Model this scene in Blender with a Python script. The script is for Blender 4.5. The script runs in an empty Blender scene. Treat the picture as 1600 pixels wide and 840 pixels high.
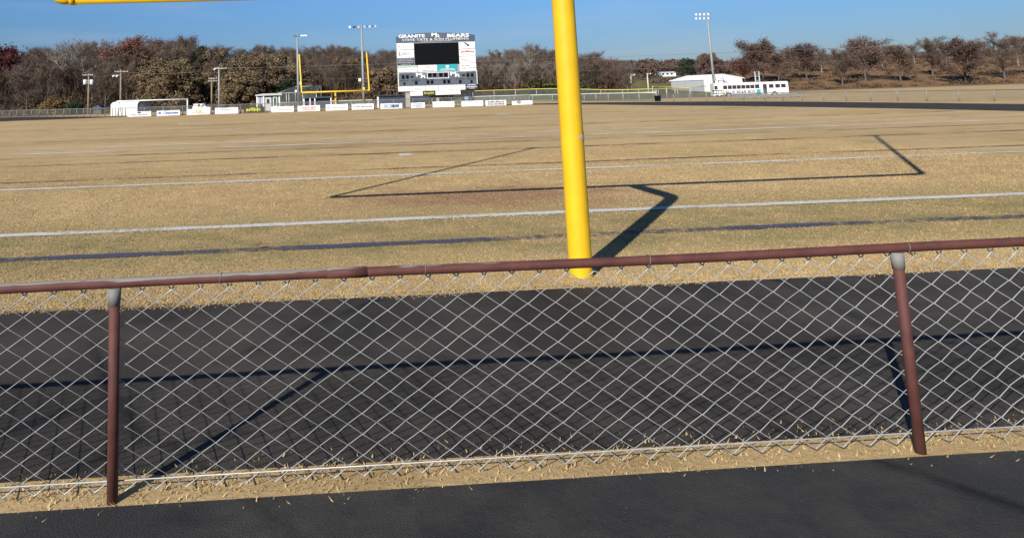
import bpy, math, random
import numpy as np
from mathutils import Vector, Matrix

rnd = random.Random(7)
S = bpy.context.scene
COL = S.collection
# ------------------------------------------------------------------ camera
CAM = Vector((-2.367116, -8.466751, 1.701718))
F, PX, PY = 1157.35, 561.442, 2.6672          # focal length and lens axis, in pixels of a 1600 x 840 frame
PITCH, ROLL, YAW = 0.1269435, -0.0315843, 0.0575486
cy_, sy_ = math.cos(YAW), math.sin(YAW)
_f = Vector((sy_, cy_, 0)); _r = Vector((cy_, -sy_, 0)); _u = Vector((0, 0, 1))
FW = _f*math.cos(PITCH) + _u*math.sin(PITCH); U2 = -_f*math.sin(PITCH) + _u*math.cos(PITCH)
RT = _r*math.cos(ROLL) + U2*math.sin(ROLL); UP = -_r*math.sin(ROLL) + U2*math.cos(ROLL)
cam = bpy.data.objects.new('camera', bpy.data.cameras.new('camera')); COL.objects.link(cam); S.camera = cam
cam.matrix_world = Matrix(((RT.x, UP.x, -FW.x, CAM.x), (RT.y, UP.y, -FW.y, CAM.y), (RT.z, UP.z, -FW.z, CAM.z), (0, 0, 0, 1)))
cd = cam.data
cd.sensor_fit = 'HORIZONTAL'; cd.sensor_width = 36; cd.lens = F*36/1600
cd.shift_x = (800-PX)/1600; cd.shift_y = (PY-420)/1600
cd.clip_start = 0.05; cd.clip_end = 6000
S.render.resolution_x, S.render.resolution_y = 1024, 537
# ------------------------------------------------------------------ light
SUND = Vector((1.0705, 1.5801, -1.0)).normalized()
EL = math.asin(-SUND.z)
w = bpy.data.worlds.new('World'); S.world = w; w.use_nodes = True
nt = w.node_tree; bg = nt.nodes['Background']
sky = nt.nodes.new('ShaderNodeTexSky'); sky.sky_type = 'NISHITA'; sky.sun_disc = False
sky.sun_elevation = EL; sky.sun_rotation = math.atan2(-SUND.x, -SUND.y); sky.altitude = 300
sky.air_density = 1.0; sky.dust_density = 0.0; sky.ozone_density = 3.0
# thin high cloud
tc = nt.nodes.new('ShaderNodeTexCoord'); mp = nt.nodes.new('ShaderNodeMapping'); mp.inputs['Scale'].default_value = (1.2, 1.6, 13)
mp.inputs['Rotation'].default_value = (0.0, -0.12, 0.3)
nz = nt.nodes.new('ShaderNodeTexNoise'); nz.inputs['Scale'].default_value = 2.2; nz.inputs['Detail'].default_value = 7; nz.inputs['Roughness'].default_value = .6
rp = nt.nodes.new('ShaderNodeValToRGB'); rp.color_ramp.elements[0].position = .52; rp.color_ramp.elements[1].position = .85
rp.color_ramp.elements[1].color = (.3, .3, .3, 1)
mx = nt.nodes.new('ShaderNodeMix'); mx.data_type = 'RGBA'
mx.inputs[7].default_value = (7.0, 7.6, 8.6, 1)
L = nt.links.new
L(tc.outputs['Generated'], mp.inputs[0]); L(mp.outputs[0], nz.inputs[0]); L(nz.outputs[0], rp.inputs[0]); L(rp.outputs[0], mx.inputs[0])
tint = nt.nodes.new('ShaderNodeMix'); tint.data_type = 'RGBA'; tint.blend_type = 'MULTIPLY'; tint.inputs[0].default_value = 1
tint.inputs[7].default_value = (.64, .89, 1.27, 1)
sz_ = nt.nodes.new('ShaderNodeSeparateXYZ'); L(tc.outputs['Generated'], sz_.inputs[0])
el_ = nt.nodes.new('ShaderNodeValToRGB'); el_.color_ramp.elements[0].position = .0; el_.color_ramp.elements[0].color = (.66, .50, .48, 1)
el_.color_ramp.elements[1].position = .125; el_.color_ramp.elements[1].color = (.92, 1.0, 1.0, 1); L(sz_.outputs[2], el_.inputs[0])
low = nt.nodes.new('ShaderNodeMix'); low.data_type = 'RGBA'; low.blend_type = 'MULTIPLY'; low.inputs[0].default_value = 1
L(sky.outputs[0], tint.inputs[6]); L(tint.outputs[2], low.inputs[6]); L(el_.outputs[0], low.inputs[7]); L(low.outputs[2], mx.inputs[6]); L(mx.outputs[2], bg.inputs[0])
bg.inputs[1].default_value = 0.056
sun = bpy.data.objects.new('sun', bpy.data.lights.new('sun', 'SUN')); COL.objects.link(sun)
sun.data.energy = 5.0; sun.data.angle = math.radians(.53); sun.data.color = (1, .95, .86)
sun.rotation_euler = SUND.to_track_quat('-Z', 'Y').to_euler()
vs = S.view_settings
vs.view_transform = 'Standard'; vs.look = 'None'; vs.exposure = 0.42; vs.gamma = 1
try: vs.use_curve_mapping = False
except Exception: pass
S.render.engine = 'CYCLES'; S.cycles.max_bounces = 5; S.cycles.transparent_max_bounces = 16

# ------------------------------------------------------------------ helpers
def ray(px, py): return FW + RT*((px-PX)/F) - UP*((py-PY)/F)
def at(px, py, Y):
    d = ray(px, py); return CAM + d*((Y-CAM.y)/d.y)
def gr(px, py, z=0.0):
    d = ray(px, py); return CAM + d*((z-CAM.z)/d.z)
def pxw(n, Y): return n*(Y-CAM.y)/F      # metres for n photo pixels at depth Y
def sm(a, b, x):
    t = min(1, max(0, (x-a)/(b-a))); return t*t*(3-2*t)
def terrain(x, y):
    r = (x+2.4)/max(y+8.5, 8)
    fl = 1-sm(.36, .47, r)
    z = 0.0
    y0 = 128+30*sm(.06, .17, r)
    if y > y0: z += fl*(.125*(min(y, 205)-y0)*sm(y0, y0+22, y) + .03*max(0, y-205))
    rr = 1-fl
    if y > 95:
        z += -.75*sm(.30, .42, r)*sm(95, 125, y)
        if y > 215:
            k = .034+.062*sm(.52, .63, r)
            q = y-215
            top = 330
            z += rr*(k*min(q, 115)*sm(0, 30, q) + .030*max(0, min(q, 500)-115))
    return z

class MB:
    def __init__(s): s.v = []; s.f = []; s.mi = []; s.m = 0; s.smooth = []; s.sm = False
    def add(s, vs, fs):
        o = len(s.v); s.v += [tuple(v) for v in vs]
        for f in fs: s.f.append(tuple(i+o for i in f)); s.mi.append(s.m); s.smooth.append(s.sm)
        return s
    def box(s, c, d, rz=0, top=None):
        x, y, z = d[0]/2, d[1]/2, d[2]/2; c0, s0 = math.cos(rz), math.sin(rz)
        vs = []
        for dz in (-z, z):
            k = 1 if (dz < 0 or top is None) else top
            for dx, dy in ((-x, -y), (x, -y), (x, y), (-x, y)):
                vs.append((c[0]+(dx*c0-dy*s0)*k, c[1]+(dx*s0+dy*c0)*k, c[2]+dz))
        return s.add(vs, [(3, 2, 1, 0), (4, 5, 6, 7), (0, 1, 5, 4), (1, 2, 6, 5), (2, 3, 7, 6), (3, 0, 4, 7)])
    def box2(s, a, b): return s.box([(a[i]+b[i])/2 for i in range(3)], [abs(b[i]-a[i]) for i in range(3)])
    def tube(s, pts, rs, n=8, cap=True):
        pts = [Vector(p) for p in pts]
        if not hasattr(rs, '__len__'): rs = [rs]*len(pts)
        vs = []; fs = []; ref = None
        for i, p in enumerate(pts):
            d = (pts[min(i+1, len(pts)-1)]-pts[max(i-1, 0)])
            d = d.normalized() if d.length > 1e-9 else Vector((0, 0, 1))
            if ref is None: ref = Vector((1, 0, 0)) if abs(d.x) < .8 else Vector((0, 1, 0))
            a = (ref-d*ref.dot(d)).normalized(); b = d.cross(a); ref = a
            for k in range(n):
                t = 2*math.pi*k/n; vs.append(p+(a*math.cos(t)+b*math.sin(t))*rs[i])
        for i in range(len(pts)-1):
            for k in range(n): fs.append((i*n+k, i*n+(k+1) % n, (i+1)*n+(k+1) % n, (i+1)*n+k))
        old = s.sm; s.sm = True; s.add(vs, fs); s.sm = old
        if cap:
            m = len(s.v)-len(vs)
            for base, rev in ((m, True), (m+(len(pts)-1)*n, False)):
                f = [base+k for k in range(n)]; s.f.append(tuple(reversed(f)) if rev else tuple(f)); s.mi.append(s.m); s.smooth.append(False)
        return s
    def prism(s, poly, y0, y1):        # polygon in x,z pushed along y
        n = len(poly); vs = [(x, y0, z) for x, z in poly]+[(x, y1, z) for x, z in poly]
        fs = [tuple(range(n)), tuple(range(2*n-1, n-1, -1))]+[(i, i+n, (i+1) % n+n, (i+1) % n) for i in range(n)]
        return s.add(vs, fs)
    def xform(s, M): s.v = [tuple(M @ Vector(v)) for v in s.v]; return s
    def build(s, name, mats, parent=None, loc=None):
        me = bpy.data.meshes.new(name)
        off = Vector((0, 0, 0))
        if parent is not None:
            p = parent
            while p is not None: off += Vector(p.location); p = p.parent
        if loc is not None: off = Vector(loc)
        me.from_pydata([(v[0]-off.x, v[1]-off.y, v[2]-off.z) for v in s.v], [], s.f)
        if not isinstance(mats, (list, tuple)): mats = [mats]
        for m in mats: me.materials.append(m)
        me.polygons.foreach_set('material_index', s.mi); me.polygons.foreach_set('use_smooth', s.smooth)
        me.update()
        o = bpy.data.objects.new(name, me); COL.objects.link(o)
        if parent is not None: o.parent = parent
        if loc is not None: o.location = loc
        return o
def tag(o, label=None, cat=None, group=None, kind=None):
    if label: o['label'] = label
    if cat: o['category'] = cat
    if group: o['group'] = group
    if kind: o['kind'] = kind
    return o
def thing(name, loc, label, cat, group=None):
    o = bpy.data.objects.new(name, None); COL.objects.link(o); o.location = loc; o.empty_display_size = .3
    return tag(o, label, cat, group)

# ------------------------------------------------------------------ materials
def nodes(name):
    m = bpy.data.materials.new(name); m.use_nodes = True; t = m.node_tree
    return m, t, t.nodes['Principled BSDF'], t.links.new
def noise(t, scale, detail=5, rough=.55, vec=None, dist=0):
    n = t.nodes.new('ShaderNodeTexNoise'); n.inputs['Scale'].default_value = scale; n.inputs['Detail'].default_value = detail
    n.inputs['Roughness'].default_value = rough; n.inputs['Distortion'].default_value = dist
    if vec is not None: t.links.new(vec, n.inputs['Vector'])
    return n.outputs[0]
def ramp(t, fac, stops):
    r = t.nodes.new('ShaderNodeValToRGB'); e = r.color_ramp.elements
    while len(e) < len(stops): e.new(.5)
    for i, (p, c) in enumerate(stops):
        e[i].position = p; e[i].color = (c, c, c, 1) if not hasattr(c, '__len__') else (*c, 1)
    t.links.new(fac, r.inputs[0]); return r.outputs[0]
def mixc(t, fac, a, b, mode='MIX'):
    n = t.nodes.new('ShaderNodeMix'); n.data_type = 'RGBA'; n.blend_type = mode
    for i, v in ((0, fac), (6, a), (7, b)):
        if hasattr(v, 'links') or isinstance(v, bpy.types.NodeSocket): t.links.new(v, n.inputs[i])
        else: n.inputs[i].default_value = (*v, 1) if hasattr(v, '__len__') else v
    return n.outputs[2]
def math_(t, op, a, b=0.0, c=None):
    n = t.nodes.new('ShaderNodeMath'); n.operation = op
    for i, v in enumerate((a, b) if c is None else (a, b, c)):
        if isinstance(v, bpy.types.NodeSocket): t.links.new(v, n.inputs[i])
        else: n.inputs[i].default_value = v
    return n.outputs[0]
def bump(t, h, strength, dist, p):
    b = t.nodes.new('ShaderNodeBump'); b.inputs['Strength'].default_value = strength; b.inputs['Distance'].default_value = dist
    t.links.new(h, b.inputs['Height']); t.links.new(b.outputs[0], p.inputs['Normal'])
def paint(name, col, rough=.5, var=.25, scale=3, metal=0, spec=.5):
    m, t, p, l = nodes(name)
    tc = t.nodes.new('ShaderNodeTexCoord').outputs['Object']
    n = noise(t, scale, 5, .6, tc)
    d = tuple(c*(1-var) for c in col); b = tuple(min(1, c*(1+var*.5)) for c in col)
    l(ramp(t, n, [(.3, d), (.7, b)]), p.inputs['Base Color'])
    p.inputs['Roughness'].default_value = rough; p.inputs['Metallic'].default_value = metal
    p.inputs['Specular IOR Level'].default_value = spec
    return m
def leafy(name, cols, rough=.7, spec=.15, clump=.35):
    m, t, p, l = nodes(name)
    g = t.nodes.new('ShaderNodeNewGeometry'); tc = t.nodes.new('ShaderNodeTexCoord').outputs['Object']
    oi = t.nodes.new('ShaderNodeObjectInfo')
    n = noise(t, clump, 3, .6, tc)
    f = math_(t, 'MULTIPLY_ADD', g.outputs['Random Per Island'], .45, 0.0)
    f = math_(t, 'ADD', f, math_(t, 'MULTIPLY', n, .75))
    f = math_(t, 'ADD', f, math_(t, 'MULTIPLY_ADD', oi.outputs['Random'], .36, -.28))
    k = len(cols); l(ramp(t, f, [(.18+.64*i/(k-1), c) for i, c in enumerate(cols)]), p.inputs['Base Color'])
    p.inputs['Roughness'].default_value = rough; p.inputs['Specular IOR Level'].default_value = spec
    return m
M = {}
M['yellow'] = paint('yellow_paint', (.68, .415, .011), .5, .10, 5, spec=.35)
M['yellow_far'] = paint('yellow_paint_weathered', (.74, .46, .04), .5, .1, 2)
M['bare'] = paint('bare_weathered_steel', (.55, .42, .28), .6, .3, 30)
M['galv'] = paint('galvanised_steel', (.42, .43, .43), .5, .2, 4, .35)
M['greypole'] = paint('grey_pole_steel', (.27, .295, .29), .6, .2, 1, .1)
M['wood'] = paint('weathered_pole_wood', (.24, .20, .14), .9, .3, 2)
M['white'] = paint('white_paint', (.74, .74, .73), .5, .08, .7)
M['vinyl'] = paint('white_vinyl', (.74, .74, .74), .45, .05, .8)
M['navy'] = paint('navy_panel', (.030, .045, .085), .5, .2, 1)
M['navy2'] = paint('faded_navy_panel', (.060, .085, .13), .55, .2, 1)
M['slate'] = paint('slate_blue_panel', (.085, .105, .135), .5, .12, .7)
M['black'] = paint('black_screen', (.004, .005, .007), .8, .2, 1, spec=.08)
M['char'] = paint('charcoal', (.02, .02, .022), .6, .2, 1)
M['teal'] = paint('teal_vinyl', (.012, .33, .37), .45, .05, 1)
M['mint'] = paint('pale_green_vinyl', (.42, .58, .44), .5, .05, 1)
M['inkgrey'] = paint('grey_ink', (.17, .18, .20), .6, .1, 2)
M['inkpale'] = paint('pale_ink', (.40, .39, .40), .6, .1, 2)
M['inksteel'] = paint('scoreboard_steel', (.30, .31, .33), .6, .15, 1)
M['inkred'] = paint('red_ink', (.48, .05, .06), .6, .1, 2)
M['inkpink'] = paint('pink_ink', (.72, .33, .36), .6, .1, 2)
M['inkblue'] = paint('blue_ink', (.05, .13, .45), .6, .1, 2)
M['inksky'] = paint('light_blue_ink', (.28, .42, .62), .6, .1, 2)
M['inkgold'] = paint('gold_ink', (.70, .38, .07), .6, .1, 2)
M['lime'] = paint('lime_ink', (.46, .52, .03), .55, .15, 3)
M['brownblk'] = paint('dark_brown_vinyl', (.045, .03, .022), .6, .2, 2)
M['maroon'] = None
M['grey'] = paint('grey_cladding', (.36, .39, .44), .55, .08, .3)
M['roofw'] = paint('white_metal_roof', (.80, .80, .80), .4, .05, .3)
M['glass'] = paint('dark_glass', (.03, .035, .04), .12, .1, 1)
M['block'] = paint('concrete_block', (.36, .33, .29), .85, .2, 5)
M['endwall'] = paint('grey_blue_cladding', (.22, .25, .32), .6, .1, 1)
M['brick'] = paint('brown_brick', (.30, .17, .10), .85, .2, 6)
M['roofgrey'] = paint('weathered_pale_roof', (.46, .46, .46), .6, .15, .7)
M['bluroof'] = paint('pale_blue_roof', (.42, .53, .62), .5, .1, 1)
M['darkroof'] = paint('dark_blue_roof', (.03, .06, .12), .5, .2, 1)
M['netting'] = None
M['fencecap'] = paint('yellow_fence_cap', (.66, .58, .10), .6, .15, 1)
M['palecap'] = paint('pale_fence_cap', (.50, .51, .41), .6, .15, 1)
M['lamp'] = paint('lamp_housing_white', (.75, .76, .78), .3, .05, 1)
M['lampgrey'] = paint('lamp_housing_grey', (.36, .38, .40), .4, .1, 1)
M['lampdark'] = paint('lamp_housing_dark', (.07, .08, .09), .45, .1, 1)
M['greenpaint'] = paint('dark_green_canopy', (.03, .10, .05), .6, .2, 1)
M['tyre'] = paint('tyre_rubber', (.02, .02, .02), .8, .2, 2)
M['bark'] = paint('grey_brown_bark', (.10, .08, .066), .9, .35, 1.2)
M['sycbark'] = paint('pale_sycamore_bark', (.36, .325, .28), .85, .4, .8)
M['twig'] = leafy('brown_twigs', [(.078, .055, .043), (.125, .09, .070), (.172, .13, .105)], .85, .1)
M['sytwig'] = leafy('pale_twigs', [(.13, .105, .088), (.20, .165, .14), (.27, .23, .20)], .85, .1)
M['russet'] = leafy('russet_leaves', [(.070, .040, .027), (.115, .066, .042), (.165, .10, .062)], .75)
M['redleaf'] = leafy('red_leaves', [(.13, .043, .035), (.21, .075, .055), (.26, .12, .09)], .75)
M['wine'] = leafy('wine_red_leaves', [(.06, .012, .016), (.10, .022, .028)], .75)
M['oakleaf'] = leafy('dull_red_oak_leaves', [(.085, .05, .042), (.13, .082, .068), (.18, .125, .10)], .75)
M['vine'] = leafy('brown_vine_leaves', [(.045, .034, .018), (.095, .067, .038), (.145, .10, .06), (.19, .137, .087), (.14, .12, .054)], .8, .15, .4)
M['gold'] = leafy('golden_vine_leaves', [(.10, .07, .03), (.17, .115, .05), (.22, .15, .075)], .8)
M['evergreen'] = leafy('evergreen_leaves', [(.014, .02, .012), (.028, .038, .022), (.05, .062, .034)], .6)
M['olive'] = leafy('olive_green_leaves', [(.045, .048, .018), (.085, .082, .032), (.125, .115, .05)], .7)
M['burning'] = leafy('scarlet_shrub_leaves', [(.11, .03, .028), (.20, .05, .04)], .7)

def rail_mat():
    m, t, p, l = nodes('maroon_paint_on_pipe'); tc = t.nodes.new('ShaderNodeTexCoord').outputs['Object']
    mp = t.nodes.new('ShaderNodeMapping'); mp.inputs['Scale'].default_value = (1.2, 14, 14); l(tc, mp.inputs[0])
    n = noise(t, 3, 6, .65, mp.outputs[0]); n2 = noise(t, 9, 5, .6, tc)
    g = t.nodes.new('ShaderNodeSeparateXYZ'); l(t.nodes.new('ShaderNodeNewGeometry').outputs['Position'], g.inputs[0])
    top = math_(t, 'MULTIPLY', math_(t, 'SUBTRACT', g.outputs['Z'], .921), 22)       # worn along the crown of the pipe
    far = math_(t, 'MULTIPLY', math_(t, 'ADD', g.outputs['X'], 1.1), -.10)           # more bare pipe to the left
    f = math_(t, 'ADD', math_(t, 'ADD', n, top), far)
    red = ramp(t, n2, [(.3, (.060, .018, .015)), (.7, (.115, .036, .028))])
    l(mixc(t, ramp(t, f, [(.70, 0), (.78, 1)]), red, (.20, .185, .17)), p.inputs['Base Color'])
    p.inputs['Roughness'].default_value = .75; bump(t, f, .2, .002, p)
    return m
M['maroon'] = rail_mat()
def mesh_mat(name, col, dens, sc):
    m, t, p, l = nodes(name)
    p.inputs['Base Color'].default_value = (*col, 1); p.inputs['Roughness'].default_value = .7
    tr = t.nodes.new('ShaderNodeBsdfTransparent'); mx = t.nodes.new('ShaderNodeMixShader')
    tc = t.nodes.new('ShaderNodeTexCoord').outputs['Object']
    n = noise(t, sc, 2, .5, tc)
    l(ramp(t, n, [(.3, dens*.8), (.7, min(1, dens*1.15))]), mx.inputs[0])
    l(tr.outputs[0], mx.inputs[1]); l(p.outputs[0], mx.inputs[2]); l(mx.outputs[0], t.nodes['Material Output'].inputs[0])
    return m
M['netting'] = mesh_mat('green_grey_netting', (.10, .12, .11), .42, 2)
M['linkfar'] = mesh_mat('chain_link_fabric', (.17, .165, .15), .24, 1)
M['dullsteel'] = paint('dull_weathered_steel', (.20, .195, .18), .7, .3, 2)
M['screen'] = mesh_mat('green_grey_windscreen', (.115, .13, .10), .66, .4)

def ground_mat():
    m, t, p, l = nodes('dormant_grass_ground')
    pos = t.nodes.new('ShaderNodeNewGeometry').outputs['Position']
    s = t.nodes.new('ShaderNodeSeparateXYZ'); l(pos, s.inputs[0]); X, Y = s.outputs[0], s.outputs[1]
    mp = t.nodes.new('ShaderNodeMapping'); mp.inputs['Scale'].default_value = (.035, .30, 0); mp.inputs['Rotation'].default_value = (0, 0, .03); l(pos, mp.inputs[0])
    big = noise(t, .16, 5, .6, pos); streak = noise(t, 1.0, 6, .65, mp.outputs[0], .4); mid = noise(t, 1.3, 6, .65, pos); fine = noise(t, 22, 6, .75, pos)
    f = math_(t, 'ADD', math_(t, 'MULTIPLY', big, .5), math_(t, 'MULTIPLY', streak, .55))
    f = math_(t, 'ADD', f, math_(t, 'MULTIPLY_ADD', mid, .35, -.20))
    f = math_(t, 'ADD', f, math_(t, 'MULTIPLY_ADD', fine, .55, -.275))
    c = ramp(t, f, [(.28, (.33, .228, .108)), (.46, (.455, .322, .158)), (.60, (.53, .38, .190)), (.80, (.605, .45, .235))])
    # a greener fringe round the end line, mottled
    gm = math_(t, 'MULTIPLY', ramp(t, math_(t, 'MULTIPLY_ADD', Y, .1, .5), [(.40, .0), (.5, 1.0), (.68, .9), (.86, 0)]), ramp(t, math_(t, 'ADD', math_(t, 'MULTIPLY', mid, .6), math_(t, 'MULTIPLY', fine, .4)), [(.40, 0), (.62, .9)]))
    c = mixc(t, gm, c, ramp(t, fine, [(.3, (.14, .13, .05)), (.7, (.26, .225, .10))]))
    # bare reddish earth in front of the goal
    dx = math_(t, 'DIVIDE', math_(t, 'SUBTRACT', X, 0.55), 3.0); dy = math_(t, 'DIVIDE', math_(t, 'SUBTRACT', Y, 4.0), 1.5)
    rr = math_(t, 'SQRT', math_(t, 'ADD', math_(t, 'MULTIPLY', dx, dx), math_(t, 'MULTIPLY', dy, dy)))
    gpat = ramp(t, noise(t, .55, 6, .7, pos), [(.56, 0), (.68, .42)])
    c = mixc(t, gpat, c, ramp(t, fine, [(.3, (.19, .165, .07)), (.7, (.33, .275, .13))]))
    em = ramp(t, math_(t, 'ADD', math_(t, 'MULTIPLY', rr, .7), math_(t, 'MULTIPLY_ADD', mid, 1.0, -.4)), [(.35, .8), (.85, 0)])
    c = mixc(t, em, c, ramp(t, fine, [(.3, (.22, .125, .07)), (.7, (.37, .225, .13))]))
    # forest floor, green slope, brown hill
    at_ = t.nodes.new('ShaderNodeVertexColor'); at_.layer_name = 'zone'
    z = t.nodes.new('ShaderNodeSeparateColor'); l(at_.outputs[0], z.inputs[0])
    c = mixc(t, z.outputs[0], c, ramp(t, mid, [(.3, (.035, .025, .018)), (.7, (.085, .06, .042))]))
    c = mixc(t, z.outputs[1], c, ramp(t, math_(t, 'ADD', math_(t, 'MULTIPLY', big, .8), math_(t, 'MULTIPLY', mid, .3)), [(.4, (.085, .10, .030)), (.6, (.17, .145, .052)), (.75, (.20, .135, .06))]))
    c = mixc(t, z.outputs[2], c, ramp(t, mid, [(.3, (.15, .085, .045)), (.7, (.27, .165, .085))]))
    l(c, p.inputs['Base Color']); p.inputs['Roughness'].default_value = .95; p.inputs['Specular IOR Level'].default_value = .1
    bump(t, math_(t, 'ADD', fine, math_(t, 'MULTIPLY', mid, .8)), .45, .04, p)
    return m
def asphalt_mat(name, a, b, wear):
    m, t, p, l = nodes(name); pos = t.nodes.new('ShaderNodeNewGeometry').outputs['Position']
    n = noise(t, .8, 6, .65, pos); g = noise(t, 120, 3, .6, pos)
    c = ramp(t, math_(t, 'ADD', math_(t, 'MULTIPLY', n, .6), math_(t, 'MULTIPLY', g, .4)), [(.35, a), (.65, b)])
    wob = mixc(t, .12, pos, t.nodes.new('ShaderNodeTexNoise').outputs[1])
    vo = t.nodes.new('ShaderNodeTexVoronoi'); vo.feature = 'DISTANCE_TO_EDGE'; vo.inputs['Scale'].default_value = .42; l(wob, vo.inputs['Vector'])
    crack = math_(t, 'MULTIPLY', ramp(t, vo.outputs['Distance'], [(.0, 1), (.022, 0)]), ramp(t, noise(t, .35, 3, .6, pos), [(.40, 0), (.52, 1)]))
    c = mixc(t, math_(t, 'MULTIPLY', crack, .85), c, (.008, .0075, .007))
    grit = ramp(t, noise(t, 55, 2, .8, pos), [(.66, 0), (.74, .55)]); c = mixc(t, grit, c, (.12, .105, .085))
    dust = ramp(t, noise(t, .9, 7, .7, pos), [(.44, 0), (.66, .62)]); c = mixc(t, dust, c, (.085, .073, .058))
    oil = ramp(t, noise(t, 1.1, 4, .6, pos), [(.66, 0), (.78, .6)]); c = mixc(t, oil, c, (.012, .011, .011))
    l(c, p.inputs['Base Color']); p.inputs['Roughness'].default_value = .85; p.inputs['Specular IOR Level'].default_value = .2; bump(t, math_(t, 'SUBTRACT', g, crack), .6, .012, p)
    return m
def line_mat(name, col, cover):
    m, t, p, l = nodes(name); pos = t.nodes.new('ShaderNodeNewGeometry').outputs['Position']
    n = noise(t, 9, 6, .75, pos); b = noise(t, .5, 4, .6, pos); g = noise(t, 30, 4, .7, pos)
    l(ramp(t, g, [(.3, tuple(c*.72 for c in col)), (.7, col)]), p.inputs['Base Color']); p.inputs['Roughness'].default_value = .9; p.inputs['Specular IOR Level'].default_value = .1
    tr = t.nodes.new('ShaderNodeBsdfTransparent'); mx = t.nodes.new('ShaderNodeMixShader')
    f = math_(t, 'ADD', math_(t, 'MULTIPLY', n, .6), math_(t, 'MULTIPLY_ADD', b, .7, cover-.65))
    l(ramp(t, f, [(.40, 0), (.56, .96)]), mx.inputs[0])
    l(tr.outputs[0], mx.inputs[1]); l(p.outputs[0], mx.inputs[2]); l(mx.outputs[0], t.nodes['Material Output'].inputs[0])
    return m
M['ground'] = ground_mat()
M['track'] = asphalt_mat('worn_black_track', (.026, .021, .017), (.050, .041, .034), 0)
M['path'] = asphalt_mat('asphalt_path', (.020, .020, .021), (.042, .041, .040), 0)
M['lwhite'] = line_mat('white_line_paint', (.70, .68, .62), .565)
M['lwhitef'] = line_mat('faded_white_line_paint', (.76, .72, .64), .515)
M['lblue'] = line_mat('blue_line_paint', (.088, .094, .15), .49)
M['ldark'] = line_mat('faded_dark_line_paint', (.12, .105, .12), .47)

# ------------------------------------------------------------------ terrain, track, path, lines
def make_ground():
    xs = np.concatenate([np.linspace(-1500, -160, 28), np.arange(-150, 260, 6.), np.linspace(266, 1700, 50)])
    ys = np.concatenate([np.linspace(-120, 90, 12), np.arange(95, 340, 5.), np.linspace(345, 900, 40), np.linspace(950, 4000, 12)])
    vs = [(x, y, terrain(x, y)) for y in ys for x in xs]; nx = len(xs)
    fs = [(j*nx+i, j*nx+i+1, (j+1)*nx+i+1, (j+1)*nx+i) for j in range(len(ys)-1) for i in range(nx-1)]
    me = bpy.data.meshes.new('ground'); me.from_pydata(vs, [], fs); me.materials.append(M['ground'])
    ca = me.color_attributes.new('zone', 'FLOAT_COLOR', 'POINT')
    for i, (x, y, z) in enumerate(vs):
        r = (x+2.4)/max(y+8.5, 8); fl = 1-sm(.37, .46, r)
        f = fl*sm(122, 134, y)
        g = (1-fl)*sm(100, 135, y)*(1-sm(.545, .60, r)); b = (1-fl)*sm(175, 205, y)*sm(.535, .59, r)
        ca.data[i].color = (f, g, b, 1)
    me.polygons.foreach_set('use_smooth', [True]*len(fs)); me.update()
    o = bpy.data.objects.new('ground', me); COL.objects.link(o); tag(o, kind='structure')
make_ground()
def smooth_loop(pts, n=6):
    out = []; k = len(pts)
    for i in range(k):
        p0, p1, p2, p3 = [Vector((*pts[(i+j-1) % k], 0)) for j in range(4)]
        for q in range(n):
            t = q/n
            v = .5*((2*p1)+(p2-p0)*t+(2*p0-5*p1+4*p2-p3)*t*t+(3*p1-p0-3*p2+p3)*t**3); out.append((v.x, v.y))
    return out
inner = [(-22, -1.85), (-8, -1.85), (8, -1.85), (18, -.6), (28, 9), (31.2, 26), (30.8, 45.2), (29.1, 56.8), (26.9, 73.4), (21.5, 83.5), (5, 88.5), (-14, 91.5), (-27.9, 89.6), (-34.3, 87.3), (-41.6, 86), (-47, 72), (-47, 30), (-36, 4)]
outer = [(-24, -4.72), (-8, -4.72), (9, -4.72), (21, -3.6), (34, 6), (38.5, 26), (39.8, 45), (39.8, 60.5), (36.2, 74), (27.2, 88.5), (6, 92), (-14, 95), (-29, 94.5), (-41.6, 108.8), (-56.5, 121.8), (-64, 80), (-56, 26), (-42, 0)]
si, so = smooth_loop(inner), smooth_loop(outer); n = len(si)
mb = MB(); mb.add([(*p, .006) for p in si]+[(*p, .006) for p in so], [(i, (i+1) % n, (i+1) % n+n, i+n) for i in range(n)])
tag(mb.build('running_track', M['track']), kind='structure')
mb = MB(); mb.add([(-40, -22, .006), (40, -22, .006), (40, -5.03, .006), (-40, -5.0, .006)], [(0, 1, 2, 3)])
tag(mb.build('path', M['path']), kind='structure')
LINES = []
def line(name, pts, wd, mat, z=.010):
    (x0, y0), (x1, y1) = pts; nseg = max(2, int(abs(x1-x0)/.12)) if abs(x1-x0) < 40 else 200
    vs = []; fs = []
    r = random.Random(len(LINES)+3)
    for i in range(nseg+1):
        t = i/nseg; x = x0+(x1-x0)*t; y = y0+(y1-y0)*t+.03*math.sin(x*.55+len(LINES))
        a = wd/2*(1+r.uniform(-.16, .16)); b = wd/2*(1+r.uniform(-.16, .16))
        vs += [(x, y-a, z), (x, y+b, z)]
    for i in range(nseg): fs.append((2*i, 2*i+2, 2*i+3, 2*i+1))
    mb = MB(); mb.add(vs, fs); tag(mb.build(name, mat), kind='structure'); LINES.append((y0, wd, mat, x0, x1))
line('blue_line', [(-26, .36), (24, .36)], .22, M['lblue'])
line('white_line', [(-26, 2.0), (24, 2.0)], .225, M['lwhite'])
line('white_line', [(-27, 7.62), (26, 7.62)], .24, M['lwhite'])
line('dark_line', [(-28, 9.1), (26, 9.1)], .20, M['ldark'])
line('dark_line', [(-28, 13.8), (28, 13.8)], .26, M['ldark'])
line('white_line', [(-29, 19.3), (29, 19.3)], .42, M['lwhitef'])
line('white_line', [(-29, 22.2), (29, 22.2)], .40, M['lwhitef'])
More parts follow.
